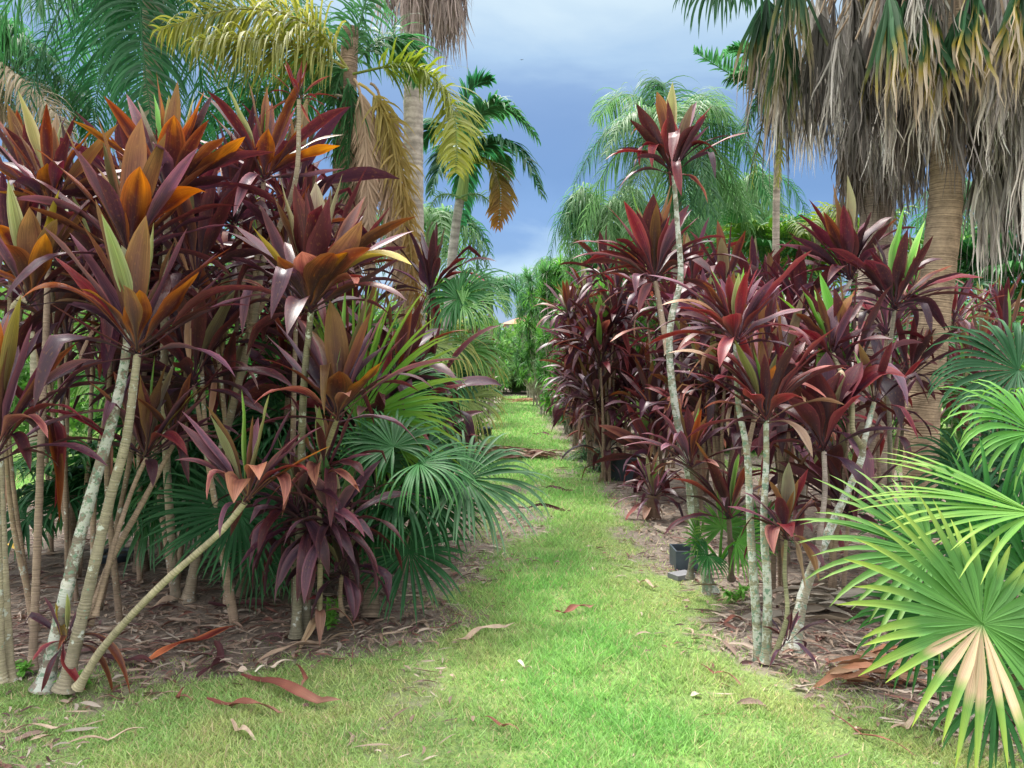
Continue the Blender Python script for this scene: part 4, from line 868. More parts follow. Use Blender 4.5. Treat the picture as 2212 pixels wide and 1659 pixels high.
# ================================================================== feather palms
def pinnate(mb, pts, n, L, droop, c0, c1, rng, wid=.014, plum=.5, fwd=.6, lift=.15, rr=.016, rc=None, R=7, sv=None, rag=0, vlen=None, tipc=None, start=.12):
    pts = np.asarray(pts, float); s = np.linspace(start, 1, n)
    def B(t):
        t = np.asarray(t)[:, None]
        return (1 - t) ** 2 * pts[0] + 2 * t * (1 - t) * pts[1] + t * t * pts[2]
    c = B(s); T = nrm(B(np.clip(s + .01, 0, 1.01)) - B(s - .01)); side = nrm(np.cross(T, UP) + 1e-4) if sv is None else nrm(np.array(sv, float)[None] - T * (T @ np.array(sv, float))[:, None]); up = nrm(np.cross(side, T))
    lens = L * (np.sin(np.pi * np.clip(s * .86 + .1, 0, 1)) ** .6)
    P0 = np.concatenate([c, c]); m = 2 * n
    sg = np.concatenate([np.ones(n), -np.ones(n)])[:, None]
    D = np.concatenate([side, side]) * sg + np.concatenate([T, T]) * (fwd + rng.uniform(-.15, .15, (m, 1))) + np.concatenate([up, up]) * (lift + rng.normal(0, plum, (m, 1)))
    D = nrm(D) + rng.normal(0, 1, D.shape) * rag; Ls = np.concatenate([lens, lens]) * rng.uniform(.85 - rag, 1.1, m)
    Cn = grow(P0, D, Ls, droop * rng.uniform(.7, 1.3, m), R, dw=np.linspace(.3, 1.7, R))
    ts = np.linspace(0, 1, R); prof = np.interp(ts, [0, .15, .5, 1], [.4, 1, .9, .03])
    c0 = np.array(c0, float); c1 = np.array(c1, float); mixv = rng.uniform(0, 1, (m, 1)); base = c0 * (1 - mixv) + c1 * mixv
    if tipc is not None:
        k2 = np.concatenate([s, s])[:, None] ** 1.5; base = base * (1 - k2) + np.array(tipc) * k2 * rng.uniform(.7, 1.2, (m, 1))
    col = ramp3(base * .9, base, base * 1.15, R, .5)
    ribbons(mb, Cn, np.concatenate([up, up]), np.full(m, wid) * rng.uniform(.8, 1.15, m), prof, 3 if wid > .016 else 2, .3, 0, rng.uniform(-.5, .5, m), col, None, 0, None, rng)
    tube(mb, B(np.linspace(0, 1, 6)), rr, rr * .3, rc if rc is not None else c1 * 1.0, 6, .15, 0, rng=rng)


FG = {'green': ((.018, .08, .035), (.05, .17, .07)), 'mid': ((.03, .11, .04), (.10, .24, .10)), 'yellow': ((.14, .16, .03), (.32, .31, .09)), 'gold': ((.24, .19, .05), (.42, .33, .10)),
      'dead': ((.34, .23, .15), (.46, .33, .23)), 'pale': ((.08, .18, .07), (.19, .32, .14)), 'olive': ((.10, .15, .03), (.2, .25, .05)), 'straw': ((.36, .28, .2), (.5, .4, .3))}


def feather_palm(label, base, pts, r0, r1, fronds, seed, group=None, tcol=(.34, .29, .24), mat='trunk2', shaft=None, cat='palm'):
    rng = np.random.default_rng(700 + seed); base = np.asarray(base, float)
    t = thing('feather_palm', label, cat, base, group)
    mb = MB(); tube(mb, pts, r0, r1, tcol, 16, .08, .03, flare=.2, rng=rng); mb.build('trunk', mat, t, base)
    if shaft:
        mb = MB(); tube(mb, shaft, r1 * 1.45, r1 * .9, (.28, .38, .12), 14, .06, .01, rng=rng); mb.build('crownshaft', 'fan', t, base)
    for fr in fronds:
        p3, colr, kw = fr; kw = dict(kw); g = FG[colr]; mb = MB()
        pinnate(mb, p3, kw.pop('n', 90), kw.pop('L', .6), kw.pop('droop', 1.4), g[0], g[1], rng, **kw)
        if seed in (2, 3, 5): pass
        mb.build('dead_frond' if colr in ('dead', 'straw') else 'frond', 'dead' if colr in ('dead', 'straw') else 'palm', t, base)
    return t


def q(a, b, c, d, dd=(0, 0, 0)):
    return [P(a[0], a[1], d + dd[0]), P(b[0], b[1], d + dd[1]), P(c[0], c[1], d + dd[2])]


# queen palm with brown trunk, its crown at the top centre-left
bQ = P(745, 1010, 8.4); bQ[2] = 0
QC = (752, 150)
feather_palm('feather palm with golden yellow frond at top and dead tan fronds hanging beside its trunk', bQ, [bQ, P(742, 700, 8.4), P(738, 420, 8.4), P(748, 250, 8.4), P(757, 60, 8.4)], .14, .09, [
    (q(QC, (640, -60), (345, 66), 8.3, (0, -.3, -.6)), 'yellow', dict(n=130, L=.8, droop=1.6, wid=.013)),
    (q(QC, (620, 60), (420, 90), 8.3, (0, -.5, -1.0)), 'yellow', dict(n=120, L=.75, droop=1.8, wid=.012)),
    (q((758, 150), (770, 60), (815, -80), 8.4), 'mid', dict(n=80, L=.6, droop=1.3)),
    (q((762, 160), (1010, 80), (985, 372), 8.3, (0, 0, -.4)), 'olive', dict(n=110, L=.55, droop=1.0, wid=.014, tipc=(.32, .33, .05))),
    (q((758, 150), (860, 0), (905, 170), 8.5, (0, .3, .6)), 'mid', dict(n=90, L=.55, droop=1.5)),
    (q((750, 150), (715, 140), (720, 350), 8.2), 'mid', dict(n=80, L=.5, droop=2.0)),
    (q((750, 170), (770, 200), (745, 420), 8.2), 'mid', dict(n=80, L=.5, droop=2.4)),
    (q(QC, (620, 110), (470, 330), 8.6, (0, .4, .8)), 'mid', dict(n=90, L=.6, droop=1.6)),
    (q(QC, (560, 60), (430, 300), 8.8, (0, .6, 1.2)), 'green', dict(n=90, L=.6, droop=1.6)),
    (q(QC, (680, 0), (560, -90), 8.6, (0, .2, .4)), 'mid', dict(n=80, L=.6, droop=1.4)),
    (q(QC, (700, 60), (620, 340), 8.9, (0, .6, 1.0)), 'mid', dict(n=80, L=.55, droop=1.6)),
    (q((775, 180), (860, 190), (905, 720), 8.0), 'gold', dict(n=210, L=.38, droop=1.3, wid=.012, fwd=1.4, plum=.7, rag=.33, sv=(.9, -.4, 0), tipc=(.34, .2, .09), start=.2)),
    (q((775, 200), (830, 220), (880, 690), 8.2), 'dead', dict(n=170, L=.45, droop=.4, wid=.013, fwd=2.0, plum=.3, rag=.2, sv=(.9, .4, 0), start=.3)),
    (q((765, 170), (795, 180), (800, 640), 8.1), 'dead', dict(n=230, L=.32, droop=.3, wid=.013, fwd=2.2, rag=.1, sv=(1, 0, 0), plum=.2, start=.25)),
    (q((765, 190), (780, 200), (770, 600), 8.3), 'dead', dict(n=200, L=.45, droop=.3, wid=.013, fwd=2.0, rag=.15, sv=(1, .3, 0), plum=.2, start=.3)),
    (q((745, 190), (640, 170), (600, 400), 8.3), 'dead', dict(n=40, L=.5, droop=3.0, wid=.009, fwd=2.2, start=.5)),
    (q((745, 210), (670, 170), (660, 420), 8.2), 'straw', dict(n=40, L=.5, droop=3.0, wid=.009, fwd=2.2, start=.5)),
    (q((800, 180), (840, 160), (870, 700), 8.5), 'dead', dict(n=200, L=.45, droop=.4, wid=.013, fwd=2.0, plum=.4, rag=.3, sv=(1, .1, 0), start=.35)),
], 1, tcol=(.24, .17, .12), mat='trunk')

bQ2 = P(330, 980, 9.6); bQ2[2] = 0
c2 = (330, -130)
feather_palm('tall dark green feather palm whose long fronds hang over the orange ti crowns', bQ2, [bQ2, P(335, 500, 9.6), P(330, -130, 9.6)], .15, .12, [
    (q(c2, (270, -80), (338, 330), 9.4, (0, -1.2, -1.2)), 'green', dict(n=130, L=.95, droop=1.3, wid=.014)),
    (q(c2, (130, -120), (60, 230), 9.6, (0, -.8, -1)), 'green', dict(n=100, L=.95, droop=1.9, wid=.012)),
    (q(c2, (40, -150), (-60, 170), 9.4, (0, -.2, -.4)), 'mid', dict(n=95, L=.95, droop=2.0, wid=.012)),
    (q(c2, (470, -120), (560, 270), 9.5, (0, -.4, -.6)), 'green', dict(n=100, L=.95, droop=1.9, wid=.012)),
    (q(c2, (420, -60), (450, 320), 9.8, (0, .3, .6)), 'green', dict(n=100, L=.95, droop=1.9, wid=.012)),
    (q(c2, (600, -140), (690, 200), 9.8, (0, .5, 1)), 'mid', dict(n=95, L=.95, droop=2.0, wid=.012)),
    (q(c2, (230, -60), (200, 300), 9.9, (0, .8, 1.2)), 'green', dict(n=100, L=.95, droop=1.8, wid=.012)),
    (q(c2, (150, 0), (120, 330), 10.2, (0, .8, 1.2)), 'mid', dict(n=95, L=.95, droop=2.0, wid=.012)),
    (q(c2, (300, -20), (290, 340), 10.1, (0, 1, 1.6)), 'green', dict(n=100, L=.95, droop=1.8, wid=.012)),
    (q(c2, (380, -220), (480, -40), 9.2, (0, -1.0, -1.6)), 'green', dict(n=110, L=.8, droop=1.4)),
    (q(c2, (180, -230), (80, 20), 9.2, (0, -1.0, -1.4)), 'mid', dict(n=110, L=.8, droop=1.5)),
], 2)
bQ3 = P(-120, 930, 11); bQ3[2] = 0
c3 = (-90, 120)
feather_palm('green feather palm reaching in from the left frame edge, with a bleached dead frond below', bQ3, [bQ3, P(-110, 500, 11), P(-90, 120, 11)], .15, .12, [
    (q(c3, (60, 60), (210, 250), 11), 'mid', dict(n=110, L=.8, droop=1.2)), (q(c3, (80, 130), (240, 320), 11.2), 'mid', dict(n=110, L=.8, droop=1.4)),
    (q(c3, (0, 30), (120, 130), 10.6), 'mid', dict(n=110, L=.75, droop=1.3)), (q(c3, (20, 160), (90, 360), 11.3), 'mid', dict(n=110, L=.8, droop=1.5)),
    (q(c3, (30, 110), (150, 290), 10.7, (0, -.4, -.6)), 'straw', dict(n=100, L=.7, droop=2.0)), (q(c3, (0, 180), (40, 330), 10.5), 'straw', dict(n=90, L=.7, droop=2.0)),
    (q(c3, (-40, 0), (30, 60), 10.5), 'mid', dict(n=90, L=.7, droop=1.3)),
], 3)
# short stiff palm with green crownshaft
bM = P(955, 940, 12.2); bM[2] = 0
cm = (1004, 362)
feather_palm('solitary palm with lime green crownshaft and arching glossy fronds against the sky', bM, [bM, P(965, 760, 12.2), P(975, 580, 12.2), P(990, 450, 12.2), P(996, 430, 12.2)], .085, .07, [
    (q(cm, (985, 170), (1062, 175), 12), 'green', dict(n=46, L=.52, droop=.5, wid=.03, plum=.15, lift=.3)),
    (q(cm, (1040, 130), (1160, 300), 12, (0, -.3, -.3)), 'mid', dict(n=50, L=.58, droop=1.1, wid=.03, plum=.15, lift=.3)),
    (q(cm, (1100, 220), (1168, 420), 12, (0, -.4, -.6)), 'green', dict(n=50, L=.58, droop=1.2, wid=.032, plum=.12, lift=.3)),
    (q(cm, (1095, 300), (1078, 488), 12, (0, -.3, -.4)), 'olive', dict(n=46, L=.5, droop=1.2, wid=.03, plum=.12, lift=.3, tipc=(.34, .16, .05))),
    (q(cm, (960, 200), (905, 330), 12.2, (0, .3, .4)), 'green', dict(n=46, L=.55, droop=1.1, wid=.03, plum=.12, lift=.3)),
    (q(cm, (1010, 240), (1000, 480), 12.6, (0, .6, 1)), 'green', dict(n=46, L=.5, droop=1.4, wid=.03, plum=.12, lift=.3)),
    (q(cm, (1020, 180), (1090, 250), 12.4, (0, .6, 1)), 'mid', dict(n=46, L=.55, droop=.9, wid=.03, plum=.12, lift=.3)),
    (q(cm, (980, 250), (930, 420), 11.8, (0, -.4, -.6)), 'green', dict(n=46, L=.5, droop=1.2, wid=.03, plum=.12, lift=.3)),
    (q(cm, (1060, 260), (1100, 380), 12.4, (0, .4, .6)), 'mid', dict(n=46, L=.5, droop=1.2, wid=.03, plum=.12, lift=.3)),
    (q((996, 425), (1050, 400), (1075, 470), 12.0), 'pale', dict(n=40, L=.22, droop=.9, wid=.008, plum=.8)),
    (q((996, 428), (940, 400), (925, 460), 12.0), 'pale', dict(n=40, L=.2, droop=.9, wid=.008, plum=.8)),
], 4, shaft=[P(996, 432, 12.2), P(1002, 390, 12.2), P(1005, 355, 12.2)], tcol=(.4, .37, .34))
# weeping queen palm right of the path
bW = P(1470, 880, 15); bW[2] = 0
cw = (1452, 300)
fr = []
rg = np.random.default_rng(5)
for i, (cx, cy, tx, ty, dz) in enumerate([(1330, 180, 1240, 400, 0), (1380, 160, 1310, 330, -.8), (1450, 150, 1470, 330, -1.5), (1540, 140, 1620, 330, 0), (1580, 190, 1660, 430, .4), (1500, 130, 1560, 260, 1.2), (1320, 260, 1260, 490, .6), (1400, 230, 1360, 500, -1), (1500, 230, 1540, 500, -1),
                                          (1580, 280, 1620, 510, 0), (1450, 250, 1440, 520, 1), (1360, 130, 1290, 260, 1.5), (1440, 100, 1400, 230, .5), (1540, 240, 1590, 420, 1.2), (1560, 360, 1660, 560, .6), (1340, 330, 1300, 560, 0), (1480, 330, 1490, 580, -.6)]):
    fr.append((q(cw, (cx, cy), (tx, ty), 15, (0, dz * .5, dz)), 'pale' if i % 4 else 'mid', dict(n=90, L=.9, droop=2.4, wid=.012, plum=.4)))
feather_palm('weeping pale green feather palm behind the lone tall red crown', bW, [bW, P(1465, 600, 15), P(1452, 300, 15)], .15, .12, fr, 5)
for i, (px, py, dd, sc_) in enumerate([(1300, 470, 18, .9), (1590, 430, 19, 1.0), (1430, 520, 21, 1.0), (1700, 520, 22, 1.1), (1220, 590, 27, 1.0), (1500, 560, 24, 1.0)]):
    b_ = P(px, 850, dd); b_[2] = 0; c_ = P(px, py, dd); rg = np.random.default_rng(90 + i); fr = []
    for j in range(15):
        a = j * 2.4 + rg.uniform(-.3, .3); r_ = rg.uniform(1.0, 1.9) * sc_
        fr.append(([c_, c_ + np.array([math.cos(a) * r_ * .6, math.sin(a) * r_ * .6, rg.uniform(.7, 1.6)]), c_ + np.array([math.cos(a) * r_, math.sin(a) * r_, -rg.uniform(.3, 1.9)])], 'pale' if j % 3 else 'mid', dict(n=60, L=.9, droop=2.6, wid=.015, plum=.45)))
    feather_palm(['weeping feather palm whose streamers hang left of the lone red crown', 'weeping feather palm right of the lone red crown', 'weeping feather palm low behind the lone curved stem', 'weeping feather palm behind the slender grey trunk', 'far weeping feather palm over the path end dracaenas', 'far weeping feather palm just over the red row'][i], b_, [b_, (b_ + c_) / 2, c_], .13, .1, fr, 50 + i)
# thin trunk palm
bT = P(1675, 850, 13); bT[2] = 0
ct = (1690, 215)
feather_palm('slender grey trunked palm with stiff green fronds left of the hanging thatch', bT, [bT, P(1676, 600, 13), P(1678, 400, 13), P(1690, 215, 13)], .062, .055, [
    (q(ct, (1620, 190), (1500, 112), 13), 'mid', dict(n=46, L=.5, droop=.4, wid=.026, plum=.2, lift=.6)), (q(ct, (1630, 80), (1560, 120), 13.4), 'mid', dict(n=46, L=.5, droop=.8, wid=.026, plum=.2, lift=.4)),
    (q(ct, (1640, 170), (1605, 310), 12.7), 'mid', dict(n=50, L=.5, droop=1.0, wid=.024, plum=.3, lift=.3)), (q(ct, (1650, 190), (1625, 400), 12.8), 'olive', dict(n=60, L=.4, droop=1.6, wid=.014)),
    (q(ct, (1680, 80), (1650, 30), 13), 'mid', dict(n=46, L=.5, droop=.8, wid=.026, plum=.2)), (q(ct, (1740, 120), (1790, 250), 13), 'mid', dict(n=46, L=.5, droop=1.0, wid=.026, plum=.2)),
    (q(ct, (1700, 250), (1680, 400), 12.8), 'yellow', dict(n=60, L=.4, droop=1.8, wid=.014)), (q((1680, 250), (1640, 130), (1570, 170), 12.6), 'mid', dict(n=46, L=.45, droop=.7, wid=.026, plum=.2)),
], 6)
for i, (x, y, dd, h, cl) in enumerate([(1762, 500, 16, 0, 'olive'), (1240, 620, 26, 0, 'pale'), (1560, 480, 22, 0, 'mid'), (80, 470, 14, 0, 'olive'), (1060, 620, 30, 0, 'mid'), (640, 480, 16, 0, 'mid'), (2150, 420, 16, 0, 'mid'), (930, 480, 17, 0, 'pale'), (2060, 560, 20, 0, 'pale')]):
    b = P(x, y, dd); c = b.copy(); b[2] = 0; fr = []
    rg = np.random.default_rng(60 + i)
    for j in range(15):
        a = j * 2.4 + rg.uniform(-.3, .3); r = rg.uniform(1.2, 2.0); up_ = rg.uniform(.2, 1.1)
        e = c + np.array([math.cos(a) * r, math.sin(a) * r, -rg.uniform(.2, 1.5)]); mid = c + np.array([math.cos(a) * r * .6, math.sin(a) * r * .6, up_])
        fr.append(([c, mid, e], cl if j % 4 else 'mid', dict(n=44, L=.6, droop=1.8, wid=.02)))
    feather_palm(['yellow green feather palm seen under the right thatch', 'pale feather palm over the spiky dracaenas at the path end', 'green feather palm behind the weeping palm', 'bushy yellow green palm at the left frame edge below the dead frond',
                  'far green palm at the end of the left row', 'feather palm behind the branching orange crowned ti plant', 'green palm between the ringed trunk and the right edge', 'light green palm behind the pale straight trunk', 'distant palm right of the ringed trunk'][i], b, [b, (b + c) / 2, c], .12, .09, fr, 10 + i)


# ================================================================== spiky dracaena trees
def spiky(mb, c, n, L, rng, cols=((.03, .11, .035), (.10, .26, .08)), wid=.019, axis=UP):
    v = nrm(rng.normal(0, 1, (n, 3)) + np.asarray(axis) * .7)
    Cn = grow(np.repeat(c[None], n, 0), v, L * rng.uniform(.75, 1.1, n), rng.uniform(.2, .8, n), 4)
    k2 = rng.uniform(0, 1, (n, 1)); base = np.array(cols[0]) * (1 - k2) + np.array(cols[1]) * k2
    nr = np.cross(v, nrm(np.cross(v, UP) + 1e-4)) * -1
    ribbons(mb, Cn, nr, np.full(n, wid), np.array([.6, 1, .75, .05]), 2, 0, 0, None, ramp3(base, base, base * 1.3, 4, .5), None, 0, None, rng)


for i, (x, y, h, w, nh) in enumerate([(1.15, 21.5, 4.3, .65, 46), (1.0, 25, 4.8, .8, 46), (.95, 31, 5.3, 1.0, 46), (.85, 38, 5.6, 1.2, 40), (-1.15, 27, 2.8, .7, 26), (-1.0, 33, 3.4, .9, 26), (1.55, 17, 3.4, .6, 34), (2.0, 15.5, 3.3, .9, 60), (1.9, 18.5, 4.0, 1.0, 60), (1.5, 22, 4.4, 1.0, 56), (1.7, 26, 4.4, 1.1, 50), (3.0, 17, 4.0, 1.0, 50), (1.2, 31, 4.5, 1.2, 46), (3.0, 21, 4.6, 1.2, 46), (.95, 38, 4.0, 1.3, 40), (1.35, 18.2, 2.6, .6, 36),
                                    (4.2, 15.0, 3.3, 1.0, 40), (5.6, 18, 3.6, 1.1, 36), (-1.2, 36, 3.4, 1.2, 30), (-1.6, 31, 3.4, 1.2, 30)]):
    rng = np.random.default_rng(800 + i); base = np.array([x, y, 0.0])
    nh = int(nh * 1.2); t = thing('dracaena_tree', 'spiky green dracaena with thin pale bare branches beside the far end of the path', 'dracaena', base, 'spiky dracaenas along the far path')
    mb = MB(); ml = MB(); forks = [base + np.array([rng.uniform(-.3, .3), rng.uniform(-.3, .3), h * rng.uniform(.15, .4)]) for _ in range(6)]
    for fk in forks: tube(mb, [base + rng.uniform(-.1, .1, 3) * [1, 1, 0], (base + fk) / 2, fk], .03, .022, (.4, .36, .29), 6, .3, .03, rng=rng)
    for j in range(nh):
        fz = rng.uniform(.22, 1); a = rng.uniform(0, 6.28); rr = w * math.sqrt(rng.uniform(.05, 1)) * (1 - .35 * fz)
        p = base + np.array([math.cos(a) * rr, math.sin(a) * rr, h * fz]); fk = forks[rng.integers(6)]
        if fk[2] > p[2] - .2: fk = base + np.array([0, 0, h * .1])
        tube(mb, [fk, (fk + p) / 2 + rng.uniform(-.12, .12, 3), p], .016, .009, (.42, .38, .31), 5, .25, .03, rng=rng)
        kb = rng.uniform(.7, 1.5); spiky(ml, p, 40, .44, rng, ((.035 * kb, .11 * kb, .035), (.13 * kb, .28 * kb, .08)), wid=.019)
    mb.build('trunk', 'bark', t, base); ml.build('crown', 'palm', t, base)


# ================================================================== far trees
def leafy(label, name, base, h, w, n, leaf, cols, seed, cat='tree', group=None, trunk=.08):
    rng = np.random.default_rng(2000 + seed); base = np.asarray(base, float)
    t = thing(name, label, cat, base, group)
    mb = MB(); nb = 7; cl = []
    for j in range(nb * 5):
        u = nrm(rng.normal(0, 1, 3)); c = base + np.array([u[0] * w, u[1] * w, h * .58 + u[2] * h * .4]) * 1.0
        c = base + np.array([u[0] * w, u[1] * w, h * .56 + u[2] * h * .42]) * rng.uniform(.6, 1) + np.array([0, 0, 0])
        c[0] = base[0] + (c[0] - base[0]) if abs(base[0]) < 1e9 else 0
        cl.append(np.array([base[0] + u[0] * w * rng.uniform(.4, 1), base[1] + u[1] * w * rng.uniform(.4, 1), max(.15, h * .56 + u[2] * h * .42 * rng.uniform(.5, 1))]))
    cl = np.array(cl)
    for j in range(0, len(cl), 4): tube(mb, [base, (base + cl[j]) / 2 + rng.uniform(-.1, .1, 3), cl[j]], trunk, trunk * .2, (.2, .16, .12), 6, .4, .05, rng=rng)
    mb.build('trunk', 'bark', t, base)
    mb = MB(); k3 = rng.integers(0, len(cl), n); p = cl[k3] + rng.normal(0, 1, (n, 3)) * w * .2
    p[:, 2] = np.maximum(p[:, 2], .05)
    v = nrm(rng.normal(0, 1, (n, 3)) + np.array([0, 0, .2])); Cn = grow(p, v, leaf * rng.uniform(.6, 1.3, n), rng.uniform(.2, 1.4, n), 4)
    tone = rng.uniform(.7, 1.3, len(cl))[k3][:, None]; m = rng.uniform(0, 1, (n, 1)); base_c = (np.array(cols[0]) * (1 - m) + np.array(cols[1]) * m) * tone
    ribbons(mb, Cn, nrm(rng.normal(0, 1, (n, 3))), np.full(n, leaf * .17), np.array([.3, 1, .9, .05]), 2, 0, 0, None, ramp3(base_c, base_c, base_c * 1.2, 4), None, 0, None, rng)
    mb.build('crown', 'palm', t, base)


far = [(.1, 46, 3.2, 1.3), (1.2, 44, 3.0, 1.3), (-1.2, 43, 3.2, 1.3), (-6.5, 21, 4.6, 2.2), (-9.5, 22, 4.8, 2.4), (-12.5, 23, 5.0, 2.6), (-14, 48, 6.5, 3.5), (-9, 52, 6, 3.5), (-5, 50, 5.5, 3), (-2.2, 46, 4.6, 2), (1.2, 50, 3.6, 2.2), (4.5, 48, 6, 3), (9, 52, 7, 3.5), (14, 50, 6, 3.5), (20, 52, 6.5, 4), (-20, 50, 6.5, 4), (-26, 50, 7, 4), (27, 52, 7, 4), (-.6, 58, 4.4, 2.2), (34, 54, 7, 4), (-34, 54, 7, 4)]
for i, (x, y, h, w) in enumerate(far):
    leafy('soft green tree in the distant treeline behind the nursery', 'broadleaf_tree', (x, y, 0), h, w, 2600, .5, ((.05, .12, .035), (.14, .24, .07)), i, group='trees of the distant treeline')
for i, (x, y, h, w, cc) in enumerate([(-7.5, 16, 2.0, 1.3, 0), (-10.5, 17, 2.4, 1.6, 0), (-5.0, 17, 2.2, 1.2, 1), (-13, 18, 2.6, 1.8, 0), (-3.0, 18, 2.6, 1.1, 1), (-1.9, 12.5, 1.0, .6, 1), (-1.7, 26, 2.2, .9, 0), (-1.15, 15, .9, .5, 0), (-9, 22, 3.4, 2, 1), (-5, 23, 3.4, 2, 0),
                                      (1.75, 19.5, 1.0, .5, 1), (1.5, 23, 1.0, .5, 0), (6.5, 15, 1.8, 1.2, 1), (9, 17, 2.4, 1.6, 0), (4.0, 14.5, 1.4, .9, 1), (12, 18, 2.6, 1.8, 1), (8.2, 12.5, 1.6, .9, 0), (-1.5, 40, 2.4, 1.2, 1), (1.9, 42, 2.2, 1.1, 0)]):
    leafy('leafy green shrub filling the gap behind the ti plants', 'shrub', (x, y, 0), h, w, 2200, .22, (((.04, .12, .03), (.12, .26, .06)), ((.03, .10, .035), (.08, .19, .06)))[cc], 50 + i, cat='shrub', group='green shrubs behind the beds', trunk=.03)

# small plants at stems' feet
def weed(label, base, n, h, seed, col=((.1, .3, .04), (.2, .45, .08))):
    rng = np.random.default_rng(seed); base = np.asarray(base, float); t = thing('weed', label, 'weed', base); mb = MB(); ms = MB(); ps = []
    for j in range(5):
        top = base + np.array([rng.uniform(-.1, .1), rng.uniform(-.08, .08), h * rng.uniform(.5, 1)]); tube(ms, [base, top], .004, .002, (.15, .3, .06), 5, .05, 0, rng=rng)
        for m in range(n // 5): ps.append(base + (top - base) * rng.uniform(.2, 1))
    p = np.array(ps); m = len(p); v = nrm(rng.normal(0, 1, (m, 3)) * [1, 1, .4] + [0, 0, .3]); k2 = rng.uniform(0, 1, (m, 1)); bc = np.array(col[0]) * (1 - k2) + np.array(col[1]) * k2
    ribbons(mb, grow(p, v, rng.uniform(.04, .07, m), rng.uniform(.2, 1, m), 5), np.repeat(UP[None], m, 0), np.full(m, .013), np.array([.2, .9, 1, .6, .02]), 3, .2, 0, None, ramp3(bc, bc, bc * 1.1, 5), None, 0, None, rng)
    ms.build('stem', 'fan', t, base); mb.build('leaves', 'fan', t, base)
weed('little bright green weed at the foot of the drooping purple ti plant', G(708, 1362), 70, .22, 1)
weed('clover like weed between the bases of the lichened trunks', G(170, 1488), 60, .08, 2)
weed('small leafy weed at the left end of the bare soil by the pale stems', G(45, 1460), 40, .1, 3)
weed('green weed under the seedling fan palm by the black tray', G(1590, 1300), 60, .12, 4)

# grassy clump of dark strap leaves in the right row
for i, (x, y) in enumerate([(1.45, 11.6), (1.3, 13.0)]):
    rng = np.random.default_rng(90 + i); b = np.array([x, y, 0.]); mb = MB(); n = 160
    v = nrm(rng.normal(0, 1, (n, 3)) * [1, 1, .4] + [0, 0, 1.0]); Cn = grow(np.repeat(b[None], n, 0) + rng.normal(0, .08, (n, 3)) * [1, 1, 0], v, rng.uniform(.4, .8, n), rng.uniform(1, 3, n), 7)
    bc = np.array((.04, .08, .04)) * rng.uniform(.6, 1.8, (n, 1)); ribbons(mb, Cn, np.repeat(UP[None], n, 0) + v[:, ::-1] * .1, np.full(n, .012), np.array([.8, 1, 1, .9, .7, .4, .03]), 2, 0, 0, None, ramp3(bc, bc, bc * 1.3, 7), None, 0, None, rng)
    o = mb.build('strap_leaf_plant', 'palm', None, b); tag(o, ['arching tuft of dark strap leaves by the straw mulch at the right path edge', 'arching tuft of strap leaves further along the right path edge'][i], 'plant')

# black nursery tray and stone
def box(mb, c, sx, sy, sz, rot=0, col=(.5, .5, .5), tilt=0):
    v = np.array([[x, y, z] for x in (-1, 1) for y in (-1, 1) for z in (-1, 1)], float) * [sx / 2, sy / 2, sz / 2]
    cr, sr = math.cos(rot), math.sin(rot); v = np.stack([v[:, 0] * cr - v[:, 1] * sr, v[:, 0] * sr + v[:, 1] * cr, v[:, 2] + v[:, 0] * tilt], -1) + np.asarray(c)
    f = np.array([[0, 1, 3, 2], [4, 6, 7, 5], [0, 4, 5, 1], [2, 3, 7, 6], [0, 2, 6, 4], [1, 5, 7, 3]]); mb.add(v, f, np.array(col, float), np.zeros((8, 2)))
b = G(1487, 1225); t = thing('plant_pot', 'low black square nursery pot at the grass edge under the seedling palm', 'pot', b)
mb = MB()
for (dx, dy, sx, sy) in ((0, -.12, .25, .012), (0, .12, .25, .012), (-.12, 0, .012, .228), (.12, 0, .012, .228)): box(mb, b + np.array([dx, dy, .08]), sx, sy, .15)
box(mb, b + np.array([0, 0, .006]), .226, .226, .01); mb.build('shell', 'pot_plastic', t, b, smooth=False)
mb = MB(); box(mb, b + np.array([0, 0, .06]), .224, .224, .09); mb.build('soil', 'pot_soil', t, b, smooth=False)
b = G(1472, 1246); mb = MB(); box(mb, b + np.array([0, 0, .012]), .17, .12, .035, .5)
tag(mb.build('stone', 'stone', None, b, smooth=False), 'flat grey stone on the grass in front of the black pot', 'stone')
for i, (x, y, lab) in enumerate([(1050, 942, 'small black pot at the foot of the distant left row'), (247, 1213, 'dark plastic pot lying half buried in litter behind the lichened trunks')]):
    b = G(x, y); t = thing('plant_pot', lab, 'pot', b); mb = MB(); lathe(mb, b, [(0, .005), (.12, .005), (.135, .16), (.15, .162), (.15, .2), (.14, .2), (.132, .17)] if i == 0 else [(0, .005), (.11, .005), (.13, .06), (.15, .07), (.14, .085), (.12, .06)], (.5, .5, .5)); mb.build('shell', 'pot_plastic', t, b)
    mb = MB(); lathe(mb, b, [(.132, .165), (0, .175)] if i == 0 else [(.12, .055), (0, .06)], (.5, .5, .5)); mb.build('soil', 'pot_soil', t, b)

